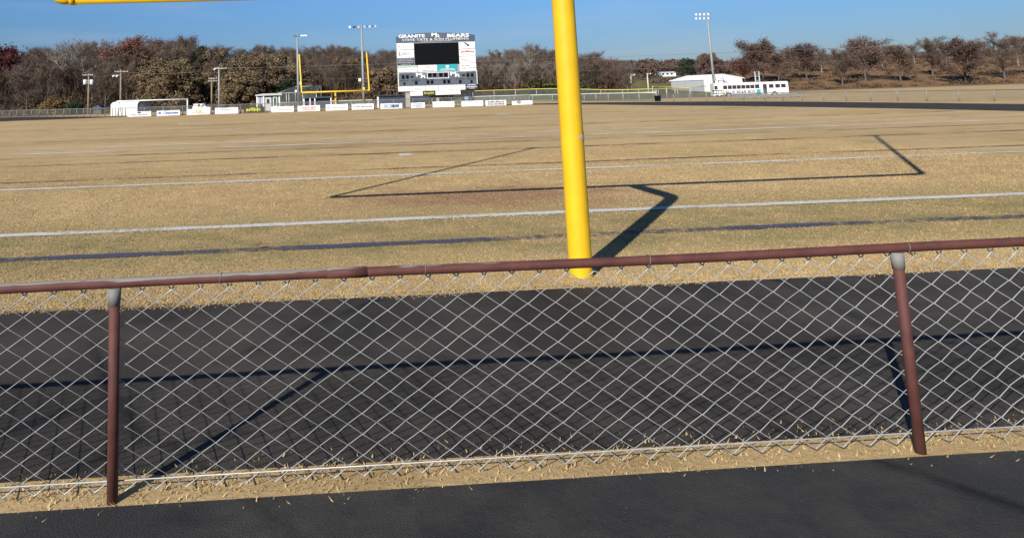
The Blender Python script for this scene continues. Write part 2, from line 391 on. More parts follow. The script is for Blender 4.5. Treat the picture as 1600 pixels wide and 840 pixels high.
line('dark_line', [(-30, 17.0), (29, 17.0)], .24, M['ldark'])
line('dark_line', [(-31, 28), (30, 28)], .3, M['ldark'])
line('white_line', [(-31, 36), (30, 36)], .4, M['lwhitef'])
line('dark_line', [(-33, 45), (30, 45)], .45, M['ldark'])
for (a, b, yy, wd) in ((279, 327, 193.5, 1.6), (623, 642, 242, .75), (772, 798, 179, 2.2), (1186, 1200, 179.5, 1.2)):
    p0 = gr(a, yy+.3); p1 = gr(b, yy-.4); line('white_line', [(p0.x, p0.y), (p1.x, p1.y)], wd, M['lwhitef'], .012)

# grass blades near the camera (nobody could count them)
def grass():
    rs = np.random.RandomState(5); N = 380000
    X0 = rs.uniform(-13, 12.5, N*2); u = rs.uniform(0, 1, N*2); Y0 = -1.85+ (u**1.75)*17.5
    E = 14000; X0[-E:] = rs.uniform(-9, 6, E); Y0[-E:] = np.where(rs.uniform(0, 1, E) < .5, -1.85-np.abs(rs.normal(0, .05, E))-.05*np.sin(X0[-E:]*3.1), np.clip(rs.normal(-4.86, .10, E), -5.1, -4.62))
    k = (X0 > -2.4-(Y0+8.5)*.56-.6) & (X0 < -2.4+(Y0+8.5)*1.05+.6)
    k[-E:] = True; X0 = np.concatenate([X0[:-E][k[:-E]][:N], X0[-E:]]); Y0 = np.concatenate([Y0[:-E][k[:-E]][:N], Y0[-E:]]); n = len(X0)
    dist = Y0+8.5
    fade = 1-.75*np.clip((Y0-7)/8.5, 0, 1)
    h = rs.uniform(.007, .019, n)*(.8+dist*.015)*fade*np.where(Y0 < -1.8, 1.5, 1); wdt = rs.uniform(.003, .006, n)*(.7+dist*.06)
    a = rs.uniform(0, 6.283, n); la = rs.uniform(0, 6.283, n); ll = rs.uniform(.2, 1.5, n)*h
    v = np.zeros((n, 3, 3))
    v[:, 0] = np.c_[X0-np.cos(a)*wdt, Y0-np.sin(a)*wdt, np.zeros(n)+.001]
    v[:, 1] = np.c_[X0+np.cos(a)*wdt, Y0+np.sin(a)*wdt, np.zeros(n)+.001]
    v[:, 2] = np.c_[X0+np.cos(la)*ll, Y0+np.sin(la)*ll, h]
    me = bpy.data.meshes.new('grass'); me.vertices.add(n*3); me.vertices.foreach_set('co', v.reshape(-1))
    me.loops.add(n*3); me.loops.foreach_set('vertex_index', np.arange(n*3, dtype=np.int32))
    me.polygons.add(n); me.polygons.foreach_set('loop_start', np.arange(0, n*3, 3, dtype=np.int32)); me.polygons.foreach_set('loop_total', np.full(n, 3, dtype=np.int32))
    mi = np.zeros(n, dtype=np.int32)
    for (yy, wd, mat, x0, x1) in LINES:
        if yy < 18:
            on = (np.abs(Y0-yy-.03*np.sin(X0*.55)) < wd*.5) & (rs.uniform(0, 1, n) < (.74 if mat is M['lwhite'] else .45)) & (X0 > min(x0, x1)) & (X0 < max(x0, x1))
            mi[on] = 1 if mat is M['lwhite'] or mat is M['lwhitef'] else (2 if mat is M['lblue'] else 3)
    me.polygons.foreach_set('material_index', mi); me.update(calc_edges=True)
    m, t, p, l = nodes('dormant_grass_blades'); g = t.nodes.new('ShaderNodeNewGeometry')
    mid = noise(t, 1.3, 5, .65, g.outputs['Position']); s = t.nodes.new('ShaderNodeSeparateXYZ'); l(g.outputs['Position'], s.inputs[0])
    f = math_(t, 'ADD', math_(t, 'MULTIPLY', g.outputs['Random Per Island'], .34), math_(t, 'MULTIPLY', mid, .66))
    c = ramp(t, f, [(.30, (.29, .205, .10)), (.48, (.40, .288, .142)), (.68, (.49, .36, .185))])
    gm = math_(t, 'MULTIPLY', ramp(t, math_(t, 'MULTIPLY_ADD', s.outputs[1], .1, .5), [(.40, 0), (.5, 1), (.68, .9), (.86, 0)]), ramp(t, mid, [(.40, 0), (.56, .9)]))
    c = mixc(t, gm, c, ramp(t, g.outputs['Random Per Island'], [(.1, (.15, .145, .056)), (.9, (.225, .205, .088))]))
    dx = math_(t, 'DIVIDE', math_(t, 'SUBTRACT', s.outputs[0], 0.55), 3.0); dy = math_(t, 'DIVIDE', math_(t, 'SUBTRACT', s.outputs[1], 4.0), 1.5)
    rr = math_(t, 'SQRT', math_(t, 'ADD', math_(t, 'MULTIPLY', dx, dx), math_(t, 'MULTIPLY', dy, dy)))
    em = ramp(t, math_(t, 'ADD', math_(t, 'MULTIPLY', rr, .7), math_(t, 'MULTIPLY_ADD', mid, 1.0, -.4)), [(.35, .85), (.9, 0)])
    c = mixc(t, em, c, ramp(t, g.outputs['Random Per Island'], [(.1, (.20, .11, .062)), (.9, (.33, .20, .115))]))
    l(c, p.inputs['Base Color']); p.inputs['Roughness'].default_value = .8; p.inputs['Specular IOR Level'].default_value = .15
    for mm in (m, paint('white_painted_blades', (.62, .61, .56), .8, .15, 8), paint('blue_painted_blades', (.11, .112, .16), .8, .25, 8), paint('dark_painted_blades', (.13, .10, .10), .8, .25, 8)): me.materials.append(mm)
    o = bpy.data.objects.new('grass', me); COL.objects.link(o); tag(o, 'short dormant tan grass with green tinges over the near field', 'grass', kind='stuff')
grass()

# ------------------------------------------------------------------ goalposts
def goal(loc, label, H, HUP, g, zb, r_post, r_bar, r_up, mat, HW=5.33, patch=False, lean=0.0):
    x, y, _ = loc
    root = thing('goalpost', loc, label, 'goalpost', None)
    # post with a swept neck to the crossbar
    m = MB(); m.tube([(x, y-g, 0), (x, y-g, zb-.16)], r_post, 28, False); m.build('post', mat, root)
    m = MB(); pts = [(x, y-g, zb-.16)]
    for i in range(9):
        t = math.pi/2*i/8; R = .15; pts.append((x, y-g+R*(1-math.cos(t)), zb-R+R*math.sin(t)))
    pts.append((x, y-r_bar*.6, H)); m.tube(pts, r_post, 28); m.build('neck', mat, root)
    m = MB(); m.tube([(x-HW+.2, y, H), (x+HW-.2, y, H)], r_bar, 20); m.build('crossbar', mat, root)
    for s in (-1, 1):
        m = MB(); pts = [(x+s*(HW-.21), y, H)]
        for i in range(9):
            t = math.pi/2*i/8; R = .12; pts.append((x+s*(HW-R+R*math.sin(t)), y, H+R-R*math.cos(t)))
        pts.append((x+s*HW+lean, y, HUP)); m.tube(pts, [r_bar]+[r_bar*.98]*8+[r_up, r_up], 16)
        m.tube([(x+s*(HW-.24), y, H), (x+s*(HW-.18), y, H)], r_bar*1.14, 20)
        m.build('upright', mat, root)
    if patch:
        m = MB(); c = at(905, 214, y-g); vs = []; fs = []; nn = 10; mm = 8
        rr = random.Random(4)
        for j in range(mm+1):
            tz = j/mm
            wdt = (1-abs(2*tz-1)**1.2)*.80+.05
            for i in range(nn+1):
                a = math.radians(-94)+math.radians(78)*(1-wdt+wdt*i/nn)+ (rr.uniform(-.05, .05) if i == 0 else 0)
                vs.append((x+math.cos(a)*(r_post+.003), y-g+math.sin(a)*(r_post+.003), c.z-.045+.10*tz))
        for j in range(mm):
            for i in range(nn): fs.append((j*(nn+1)+i, j*(nn+1)+i+1, (j+1)*(nn+1)+i+1, (j+1)*(nn+1)+i))
        m.add(vs, fs); o = m.build('peeled_patch', M['bare'], root); tag(o, 'beige patch where the paint has peeled')
    return root
goal((0, 0, 0), 'big goalpost with one thick bright yellow post, standing close behind the maroon railed fence', 2.895, 8.75, 1.5, 2.872, .106, .066, .052, M['yellow'], patch=True)
goal((0.22, 109.1, 0), 'small distant yellow goalpost between two light poles beyond the banners', 2.55, 8.55, -1.5, 2.5, .15, .13, .12, M['yellow_far'], lean=-.26)

# ------------------------------------------------------------------ foreground chain-link fence
def near_fence():
    fy = -4.97; rz = .907; r = .0215
    root = thing('chain_link_fence', (0, fy, 0), 'foreground chain link fence with a chipped maroon top rail', 'fence')
    m = MB(); pts = [(x, fy, rz+.004*math.sin(x*1.7)) for x in np.linspace(-8.5, 9, 36)]; m.tube(pts, r, 18); m.build('top_rail', M['maroon'], root)
    m = MB(); wr = .0032; p = .13; hh = .087
    for i in range(-64, 68):
        x0 = i*p; pts = []
        k = 0; z = .035
        while z <= rz-.045:
            pts.append((x0+(p/2 if (k+(i % 2)*0) % 2 else 0), fy+.024+(.004 if k % 2 else -.004), z)); z += hh/2*1.0; k += 1
        top = pts[-1]
        pts.append((top[0]+.012, top[1]+.004, top[2]+.016))
        m.tube(pts, wr, 4, False)
        m.tube([(2*x0+p-q[0] if False else (x0+p)-(q[0]-x0), q[1]+.003, q[2]) for q in pts], wr, 4, False)
    m.build('chain_link_mesh', M['galv'], root)
    for px in (-6.95, -3.3, .35, 4.0):
        m = MB(); m.tube([(px, fy, 0), (px, fy, rz-r)], .024, 14); po = m.build('post', M['maroon'], root)
        m = MB(); m.tube([(px, fy, rz-r-.07), (px, fy, rz-r+.004)], [.027, .030], 14); m.build('post_cap', M['dullsteel'], po)
    m = MB(); m.tube([(-8.5, fy+.026, .075), (9, fy+.026, .075)], .003, 5); m.build('tension_wire', M['galv'], root)
    m = MB(); m.tube([(-2.35, fy, rz+.004*math.sin(-2.35*1.7)), (-2.17, fy, rz+.004*math.sin(-2.17*1.7))], r*1.13, 18); m.build('rail_sleeve', M['maroon'], root)
    tr_ = random.Random(3)
    for i in range(14):
        m = MB(); x = -7.1+i*1.06+tr_.uniform(-.12, .12); zc = rz+.004*math.sin(x*1.7)
        m.tube([(x+.006*math.cos(a*.5), fy+math.cos(a)*(r+.0026), zc+math.sin(a)*(r+.0026)) for a in np.linspace(-1.9, 4.2, 14)]+[(x+.02, fy-.012, zc-r-.018)], .0014, 5)
        if i % 4 == 2: m.tube([(x, fy, zc+r), (x-.012, fy-.004, zc+r+.012), (x-.03, fy-.006, zc+r+.02)], .002, 5)
        m.build('wire_tie', M['dullsteel'], root)
near_fence()
leaf = MB(); c = gr(404, 389)
leaf.add([(c.x-.05, c.y, .05), (c.x, c.y-.03, .035), (c.x+.06, c.y+.01, .06), (c.x+.01, c.y+.04, .075), (c.x, c.y, .045)], [(0, 1, 4), (1, 2, 4), (2, 3, 4), (3, 0, 4)])
tag(leaf.build('dead_leaf', M['russet']), 'curled brown dead leaf lying on the blue line', 'leaf')

# ------------------------------------------------------------------ writing
def text_mb(s, x0, x1, z0, z1, y, bold=.0, spacing=1.0):
    cu = bpy.data.curves.new('lettering', 'FONT'); cu.body = s; cu.extrude = .02; cu.offset = bold; cu.resolution_u = 3; cu.space_character = spacing
    ob = bpy.data.objects.new('lettering_curve', cu); COL.objects.link(ob)
    dg = bpy.context.evaluated_depsgraph_get(); me = bpy.data.meshes.new_from_object(ob.evaluated_get(dg))
    bpy.data.objects.remove(ob)
    vs = np.array([v.co[:] for v in me.vertices]); fs = [tuple(p.vertices) for p in me.polygons]
    bpy.data.meshes.remove(me); bpy.data.curves.remove(cu)
    lo, hi = vs.min(0), vs.max(0)
    m = MB()
    m.add([(x0+(v[0]-lo[0])/(hi[0]-lo[0])*(x1-x0), y-(v[2]-lo[2])*.35, z0+(v[1]-lo[1])/(hi[1]-lo[1])*(z1-z0)) for v in vs], fs)
    return m
def strokes(mb, x0, x1, z0, z1, y, seed=0, words=None):       # worn lettering too small to read
    r = random.Random(seed); x = x0; h = z1-z0
    while x < x1-.01:
        wl = r.uniform(2.0, 6.0)*h
        xe = min(x1, x+wl)
        xx = x
        while xx < xe:
            ww = h*r.uniform(.30, .55); zz = z0+(h*r.uniform(0, .25) if r.random() < .5 else 0)
            mb.box2((xx, y, zz), (min(xe, xx+ww*.8), y-.012, z1-h*r.choice((0, 0, .25)))); xx += ww*1.15
        x = xe+h*.38
def ellipse(mb, cx, cz, rx, rz, y, hole=0, n=18):
    if hole:
        vs = []; fs = []
        for k in (1, hole):
            for i in range(n): t = 2*math.pi*i/n; vs.append((cx+rx*k*math.cos(t), y-.012, cz+rz*k*math.sin(t)))
        fs = [(i, (i+1) % n, (i+1) % n+n, i+n) for i in range(n)]; mb.add(vs, fs)
    else: mb.prism([(cx+rx*math.cos(2*math.pi*i/n), cz+rz*math.sin(2*math.pi*i/n)) for i in range(n)], y-.012, y)

# ------------------------------------------------------------------ scoreboard
def scoreboard():
    Yb = 113.0; sc = 13.1/836; X0 = 10.47; ZB = 2.27
    def P(X, Yz): return (X0+(X-.0316*(Yz-125)-122)*sc, ZB+(695-(Yz+.026*(X-122)))*sc)
    def R(x0, y0, x1, y1):
        xc, yc = (x0+x1)/2, (y0+y1)/2; cx, cz = P(xc, yc); return (cx-(x1-x0)/2*sc, cx+(x1-x0)/2*sc, cz-(y1-y0)/2*sc, cz+(y1-y0)/2*sc)
    cx = X0+6.55
    root = thing('scoreboard', (cx, Yb, 0), 'tall white and navy scoreboard with a blank black video screen above the banners', 'scoreboard')
    def pan(name, r, mat, y=0.0, th=.08, par=None):
        g_ = .035; m = MB(); m.box2((r[0]+g_, Yb-.30-y, r[2]+g_), (r[1]-g_, Yb-.30-y-th, r[3]-g_)); return m.build(name, mat, par or root)
    yF = Yb-.38   # face of the ordinary panels
    m = MB(); m.box2((X0+.05, Yb-.30, ZB+.02), (X0+13.05, Yb+.35, ZB+8.75)); m.build('cabinet', M['inksteel'], root)
    for xx in (1.6, 4.6, 8.4, 11.5):
        m = MB(); m.box2((X0+xx-.16, Yb-.1, 0), (X0+xx+.16, Yb+.22, ZB+.02)); m.build('column', M['char'], root)
    # arched header
    m = MB(); pts = [P(x, y) for x, y in ((122, 188), (958, 171), (958, 106), (900, 98), (760, 89), (650, 84), (540, 82), (430, 85), (330, 92), (220, 106), (122, 126))]
    m.prism(pts, Yb-.39, Yb-.31); hd = m.build('header_panel', M['navy2'], root)
    m = MB(); pts = [P(x, y) for x, y in ((432, 136), (648, 131), (648, 86), (540, 85), (432, 88))]; m.prism(pts, Yb-.42, Yb-.392); m.build('emblem_panel', M['slate'], hd)
    def word(s, x0, y0, x1, y1, mat, par, y=.392, bold=.03, nm='lettering'):
        if s == 'A':                                              # slab-topped block letter
            r = R(x0, y0, x1, y1); w_, h_ = r[1]-r[0], r[3]-r[2]; k = lambda a, c: (r[0]+a*w_, r[2]+c*h_)
            m = MB()
            for poly in ([(0, 0), (.34, 0), (.34, .16), (.27, .16), (.29, .30), (.71, .30), (.73, .16), (.66, .16), (.66, 0), (1, 0), (1, .16), (.93, .16), (.80, 1), (.14, 1), (.14, .84), (.20, .84), (.07, .16), (0, .16)],):
                m.prism([k(*p) for p in poly], Yb-y-.03, Yb-y)
            m.build(nm, mat, par); m = MB(); c0, c1 = k(.38, .5), k(.62, .78); m.box2((c0[0], Yb-y-.032, c0[1]), (c1[0], Yb-y-.045, c1[1])); m.build('letter_counter', M['slate'], par); return
        r = R(x0, y0, x1, y1); text_mb(s, r[0], r[1], r[2], r[3], Yb-y-.012, bold).build(nm, mat, par)
    word('GRANITE', 148, 102, 426, 137, M['white'], hd, bold=.035); word('BEARS', 662, 93, 896, 129, M['white'], hd, bold=.035)
    word('M', 496, 86, 552, 120, M['white'], hd, .425, .05); word('A', 534, 102, 582, 134, M['white'], hd, .432, .07)
    word('STEVE TATE & SON PLUMBING', 187, 140, 890, 164, M['white'], hd, bold=.0)
    m = MB(); r = R(380, 167, 704, 177); strokes(m, r[0], r[1], r[2], r[3], yF-.012, 3); m.build('lettering', M['inkpale'], hd)
    # video screen
    scr = pan('video_screen', R(313, 187, 786, 418), M['black'])
    # left panels
    def logo_panel(r, mat, fn=None, name='sponsor_panel'):
        o = pan(name, r, mat)
        if fn: fn(o, *r)
        return o
    def scr_txt(mat, rows, seed):
        def fn(o, x0, x1, z0, z1):
            w_, h_ = x1-x0, z1-z0
            for i, (a, b, c, d) in enumerate(rows): m = MB(); strokes(m, x0+a*w_, x0+b*w_, z0+c*h_, z0+d*h_, yF-.001, seed+i); m.build('lettering', mat, o)
        return fn
    def p_care(o, x0, x1, z0, z1):
        w_, h_ = x1-x0, z1-z0; m = MB()
        m.prism([(x0+.08*w_, z0+.35*h_), (x0+.26*w_, z0+.5*h_), (x0+.08*w_, z0+.65*h_), (x0+.16*w_, z0+.5*h_)], yF-.012, yF); ellipse(m, x0+.13*w_, z0+.5*h_, .05*w_, .16*h_, yF-.013)
        m.build('emblem', M['inkpink'], o); m = MB(); strokes(m, x0+.34*w_, x0+.86*w_, z0+.42*h_, z0+.58*h_, yF-.001, 8); m.build('lettering', M['inkpink'], o)
    logo_panel(R(126, 192, 310, 262), M['vinyl'], p_care)
    def p_bray(o, x0, x1, z0, z1):
        w_, h_ = x1-x0, z1-z0; m = MB(); m.box2((x0+.12*w_, yF, z0+.3*h_), (x0+.17*w_, yF-.014, z0+.85*h_)); ellipse(m, x0+.23*w_, z0+.38*h_, .085*w_, .18*h_, yF-.001, .6); m.build('emblem', M['inkgrey'], o)
        text_mb('BRAY', x0+.36*w_, x0+.86*w_, z0+.38*h_, z0+.68*h_, yF-.014, .0).build('lettering', M['inkgrey'], o)
    logo_panel(R(128, 264, 312, 348), M['vinyl'], p_bray)
    logo_panel(R(134, 350, 312, 424), M['navy'], scr_txt(M['inkpale'], [(.1, .9, .80, .92), (.06, .96, .56, .70), (.06, .96, .30, .44), (.2, .8, .07, .18)], 11))
    logo_panel(R(134, 427, 345, 445), M['mint'])
    logo_panel(R(135, 447, 346, 497), M['vinyl'], scr_txt(M['inkpink'], [(.25, .95, .35, .6)], 20))
    def p_peak(o, x0, x1, z0, z1):
        w_, h_ = x1-x0, z1-z0; m = MB(); m.tube([(x0+.28*w_, yF-.02, z0+.5*h_), (x0+.42*w_, yF-.02, z0+.62*h_), (x0+.52*w_, yF-.02, z0+.8*h_), (x0+.6*w_, yF-.02, z0+.62*h_), (x0+.72*w_, yF-.02, z0+.68*h_)], .045, 4); m.build('emblem', M['inkgrey'], o)
        m = MB(); strokes(m, x0+.25*w_, x0+.8*w_, z0+.12*h_, z0+.3*h_, yF-.001, 23); m.build('lettering', M['inkgrey'], o)
    logo_panel(R(349, 421, 552, 493), M['vinyl'], p_peak)
    def p_teal(o, x0, x1, z0, z1):
        w_, h_ = x1-x0, z1-z0; m = MB(); ellipse(m, x0+.5*w_, z0+.68*h_, .085*w_, .2*h_, yF-.001); m.build('emblem', M['vinyl'], o)
        m = MB(); strokes(m, x0+.18*w_, x0+.82*w_, z0+.26*h_, z0+.38*h_, yF-.001, 24); m.build('lettering', M['vinyl'], o); m = MB(); strokes(m, x0+.1*w_, x0+.9*w_, z0+.08*h_, z0+.2*h_, yF-.001, 25); m.build('lettering', M['vinyl'], o)
    logo_panel(R(555, 416, 766, 486), M['teal'], p_teal)
    def p_bird(o, x0, x1, z0, z1):
        w_, h_ = x1-x0, z1-z0; m = MB(); m.prism([(x0+.28*w_, z0+.95*h_), (x0+.42*w_, z0+.9*h_), (x0+.62*w_, z0+.6*h_), (x0+.7*w_, z0+.55*h_), (x0+.6*w_, z0+.38*h_), (x0+.46*w_, z0+.36*h_), (x0+.52*w_, z0+.5*h_)], yF-.014, yF); m.build('emblem', M['navy'], o)
        m = MB(); strokes(m, x0+.2*w_, x0+.8*w_, z0+.06*h_, z0+.16*h_, yF-.001, 30); m.build('lettering', M['inkpale'], o)
    logo_panel(R(782, 178, 958, 256), M['vinyl'], p_bird)
    def p_dob(o, x0, x1, z0, z1):
        w_, h_ = x1-x0, z1-z0; mm = text_mb('DOBSON', x0+.12*w_, x0+.9*w_, z0+.55*h_, z0+.82*h_, yF-.014, .05); mm.v = [(a, b, c-.16*h_*((a-x0-.5*w_)/(.4*w_))**2*.5) for a, b, c in mm.v]; mm.build('lettering', M['inkred'], o)
        m = MB(); strokes(m, x0+.15*w_, x0+.85*w_, z0+.16*h_, z0+.3*h_, yF-.001, 33); m.build('small_lettering', M['inkpale'], o)
    logo_panel(R(785, 258, 962, 330), M['vinyl'], p_dob)
    def p_roof(o, x0, x1, z0, z1):
        w_, h_ = x1-x0, z1-z0; m = MB(); m.tube([(x0+.1*w_, yF-.02, z0+.36*h_), (x0+.25*w_, yF-.02, z0+.62*h_), (x0+.4*w_, yF-.02, z0+.36*h_)], .05, 4); m.build('emblem', M['inkgrey'], o)
        m = MB(); strokes(m, x0+.42*w_, x0+.95*w_, z0+.26*h_, z0+.42*h_, yF-.001, 34); m.build('lettering', M['inkpink'], o)
    logo_panel(R(788, 332, 964, 402), M['vinyl'], p_roof)
    logo_panel(R(790, 404, 968, 486), M['vinyl'], scr_txt(M['inkgrey'], [(.12, .25, .62, .8), (.3, .6, .62, .76), (.14, .98, .3, .46)], 36))
    # score panel
    r = R(150, 502, 966, 628); sp = pan('score_panel', r, M['slate'])
    pan('score_panel_border', R(140, 492, 150, 640), M['vinyl']); pan('score_panel_border', R(967, 474, 977, 622), M['vinyl'])
    def dig(x0, y0, x1, y1, par=None):
        q = R(x0, y0, x1, y1); m = MB(); m.box2((q[0], yF-.003, q[2]), (q[1], yF-.05, q[3])); return m.build('digit_window', M['black'], par or sp)
    for x0, y0, x1, y1 in ((180, 528, 208, 565), (224, 527, 252, 563), (195, 602, 217, 626), (316, 590, 344, 622), (440, 584, 468, 618), (482, 583, 510, 617), (614, 580, 642, 614), (658, 579, 686, 613), (780, 580, 806, 612), (902, 582, 924, 610), (862, 510, 890, 547), (906, 509, 934, 546), (272, 537, 300, 552), (815, 522, 843, 537)): dig(x0, y0, x1, y1)
    for x0, y0, x1, y1 in ((163, 507, 305, 518), (162, 578, 250, 589), (284, 574, 375, 587), (424, 570, 522, 581), (602, 568, 696, 579), (745, 562, 835, 574), (866, 560, 955, 573), (862, 491, 955, 503)):
        q = R(x0, y0, x1, y1); m = MB(); strokes(m, q[0], q[1], q[2], q[3], yF-.003, int(x0)); m.build('caption', M['char'], sp)
    # clock in a white frame
    q = R(444, 497, 676, 562); m = MB(); t_ = .09
    m.box2((q[0], yF-.003, q[2]), (q[1], yF-.06, q[2]+t_)); m.box2((q[0], yF-.003, q[3]-t_), (q[1], yF-.06, q[3])); m.box2((q[0], yF-.003, q[2]+t_), (q[0]+t_, yF-.06, q[3]-t_)); m.box2((q[1]-t_, yF-.003, q[2]+t_), (q[1], yF-.06, q[3]-t_))
    ck = m.build('clock_frame', M['vinyl'], sp)
    for x0 in (456, 506, 572, 624): dig(x0, 502, x0+36, 545, sp)
    for xx, yy in ((330, 505), (690, 494)):
        word('M', xx, yy, xx+62, yy+36, M['vinyl'], sp, .385, .04, 'emblem'); word('A', xx+46, yy+20, xx+100, yy+52, M['vinyl'], sp, .392, .04, 'emblem')
    # lower rows
    for i, (x0, x1, mt) in enumerate(((142, 284, 'inkpale'), (286, 426, 'inkgrey'), (428, 566, 'inkgold'), (568, 704, 'inkpale'), (706, 848, 'inkpink'))):
        yy = 641-(x0-142)*.026
        logo_panel(R(x0, yy+2, x1, yy+56), M['vinyl'], scr_txt(M[mt], [(.15, .8, .48, .62), (.2, .75, .25, .35)], 50+i))
    logo_panel(R(850, 620, 976, 672), M['navy'], scr_txt(M['vinyl'], [(.18, .85, .70, .9), (.08, .95, .32, .52), (.3, .75, .08, .2)], 60))
    logo_panel(R(264, 694, 400, 742), M['vinyl'], scr_txt(M['inkpale'], [(.25, .85, .5, .65), (.3, .9, .25, .4)], 61))
    logo_panel(R(404, 690, 526, 737), M['brownblk'], scr_txt(M['lime'], [(.08, .92, .3, .75)], 62))
    logo_panel(R(530, 684, 798, 732), M['vinyl'], scr_txt(M['inkpale'], [(.05, .1, .4, .6), (.22, .4, .4, .62), (.5, .9, .38, .5)], 63))
scoreboard()

# ------------------------------------------------------------------ banners along the far end
def yban(x): return 87.3-.115*(x+26.7)
BAN = [  # x0 x1 ytop ybot, label, builder
 (199, 236, 174, 183, 'white banner with a dark domed emblem, in front of the white garage', 'dome'),
 (245, 281, 172.5, 182, 'white banner with large slanted blue lettering between the soccer goal posts', 'blueword'),
 (292, 328, 169.8, 179.5, 'white banner with a gold emblem beside the right goal post of the soccer goal', 'gold'),
 (336, 372, 168, 178.3, 'white banner with pale round emblem, just left of the black and lime banner', 'round'),
 (381, 413, 167, 176.3, 'black banner covered in lime yellow lettering below the ticket booth', 'lime'),
 (424, 459, 166, 175.5, 'white banner with two faint blue grey rows just right of the ticket booth', 'faintblue'),
 (465, 500, 164.8, 174.5, 'white banner with big pink and red script under the left light pole', 'pink'),
 (509, 543.5, 162.8, 172.8, 'white banner with a small light blue mark at the post of the far goalpost', 'skymark'),
 (549.5, 584, 162, 171.3, 'white banner with grey capital lettering under the six lamp light pole', 'rowe'),
 (594.5, 628.5, 161.5, 170.8, 'white banner with a blue grey printed block in front of the navy dugout', 'block'),
 (642, 664, 160.3, 169.2, 'short white banner with stacked light blue lettering beside the block column', 'short'),
 (676, 710, 158.3, 168, 'nearly blank white banner under the middle of the scoreboard', 'blank'),
 (721, 755, 157.2, 166.8, 'plain white banner with one faint grey row below the right corner of the scoreboard', 'faintgrey'),
 (758.5, 791, 156.5, 165.8, 'white banner with two rows of dark block letters right of the scoreboard', 'tworow'),
 (800, 832, 157.3, 164.6, 'white banner with a round navy crest, beside the bare track', 'crest')]
def banner(i, x0p, x1p, yt, yb, label, kind):
    c = gr((x0p+x1p)/2, yb-.5, .05); Y = yban(c.x) ; a = at(x0p, (yt+yb)/2, Y); b = at(x1p, (yt+yb)/2, Y); xm = (x0p+x1p)/2
    zt = at(xm, yt, Y).z; zb = max(.04, at(xm, yb, Y).z); x0, x1 = a.x, b.x; w_, h_ = x1-x0, zt-zb
    root = thing('banner', ((x0+x1)/2, Y, 0), label, 'banner', 'sponsor banners along the far end of the field')
    m = MB(); nn = 8; r = random.Random(i); vs = []; top = []
    for k in range(nn+1):
        t = k/nn; sag = (0 if k in (0, nn) else r.uniform(.0, .05)); yy = Y+(0 if k in (0, nn) else r.uniform(-.02, .015)); top.append(sag)
        vs += [(x0+w_*t, yy, zb+r.uniform(0, .02)), (x0+w_*t, yy, zt-sag), (x0+w_*t, yy+.02, zb), (x0+w_*t, yy+.02, zt-sag)]
    fs = []
    for k in range(nn): q = 4*k; fs += [(q, q+4, q+5, q+1), (q+2, q+3, q+7, q+6), (q+1, q+5, q+7, q+3), (q, q+2, q+6, q+4)]
    fs += [(0, 1, 3, 2), (4*nn, 4*nn+2, 4*nn+3, 4*nn+1)]
    m.add(vs, fs); m.build('vinyl_sheet', M['brownblk'] if kind == 'lime' else M['vinyl'], root)
    y = Y-.035
    def T(s, a, b, c, d, mat, bold=.02): text_mb(s, x0+a*w_, x0+b*w_, zb+c*h_, zb+d*h_, y, bold).build('lettering', M[mat], root)
    def K(rows, mat, seed=0):
        for j, (a, b, c, d) in enumerate(rows): m = MB(); strokes(m, x0+a*w_, x0+b*w_, zb+c*h_, zb+d*h_, y, seed+j+i*10); m.build('lettering', M[mat], root)
    def E(cx, cz, rx, rz, mat, hole=0): m = MB(); ellipse(m, x0+cx*w_, zb+cz*h_, rx*w_, rz*h_, y, hole); m.build('emblem', M[mat], root)
    if kind == 'dome':
        m = MB(); m.prism([(x0+w_*(.5+.085*math.cos(t)), zb+h_*(.62+.26*math.sin(t))) for t in np.linspace(0, math.pi, 12)], y-.012, y); m.build('emblem', M['char'], root); K([(.15, .36, .28, .44), (.44, .86, .28, .44)], 'inkgrey')
    if kind == 'blueword': mm = text_mb('Chevrolet', x0+.27*w_, x0+.92*w_, zb+.3*h_, zb+.78*h_, y, .03); mm.v = [(p[0]+(p[2]-zb)*.15, p[1], p[2]) for p in mm.v]; mm.build('lettering', M['inkblue'], root); K([(.07, .18, .35, .75)], 'inkblue')
    if kind == 'gold': E(.5, .64, .13, .22, 'inkgold', .55); K([(.22, .78, .26, .38)], 'inkgold')
    if kind == 'round': E(.15, .38, .07, .17, 'inksky', .6); K([(.22, .66, .64, .76)], 'inkgrey'); K([(.3, .9, .34, .42)], 'inkpale')
    if kind == 'lime': K([(.12, .88, .22, .86)], 'lime')
    if kind == 'faintblue': K([(.25, .8, .62, .74), (.2, .88, .34, .46)], 'inkpale')
    if kind == 'pink': K([(.2, .85, .42, .82)], 'inkpink'); K([(.2, .8, .18, .3)], 'inkred')
    if kind == 'skymark': E(.12, .55, .06, .28, 'inksky', .5); K([(.3, .9, .4, .58)], 'inkpale')
    if kind == 'rowe': T('ROWE', .08, .36, .4, .68, 'inkgrey', .0); K([(.42, .92, .42, .6)], 'inkgrey')
    if kind == 'block': K([(.15, .85, .56, .86), (.15, .85, .2, .48)], 'inksky'); K([(.5, .85, .25, .8)], 'navy2', 5)
    if kind == 'short': K([(.25, .8, .66, .84), (.15, .85, .4, .56), (.3, .8, .14, .3)], 'inksky')
    if kind == 'blank': K([(.1, .9, .2, .28)], 'inkpale')
    if kind == 'faintgrey': K([(.15, .8, .7, .82)], 'inkpale')
    if kind == 'tworow': K([(.12, .9, .54, .84), (.12, .9, .14, .44)], 'inkgrey')
    if kind == 'crest': E(.33, .6, .095, .32, 'navy2', .45); K([(.48, .9, .4, .52)], 'inkpale')
for i, b in enumerate(BAN): banner(i, *b)

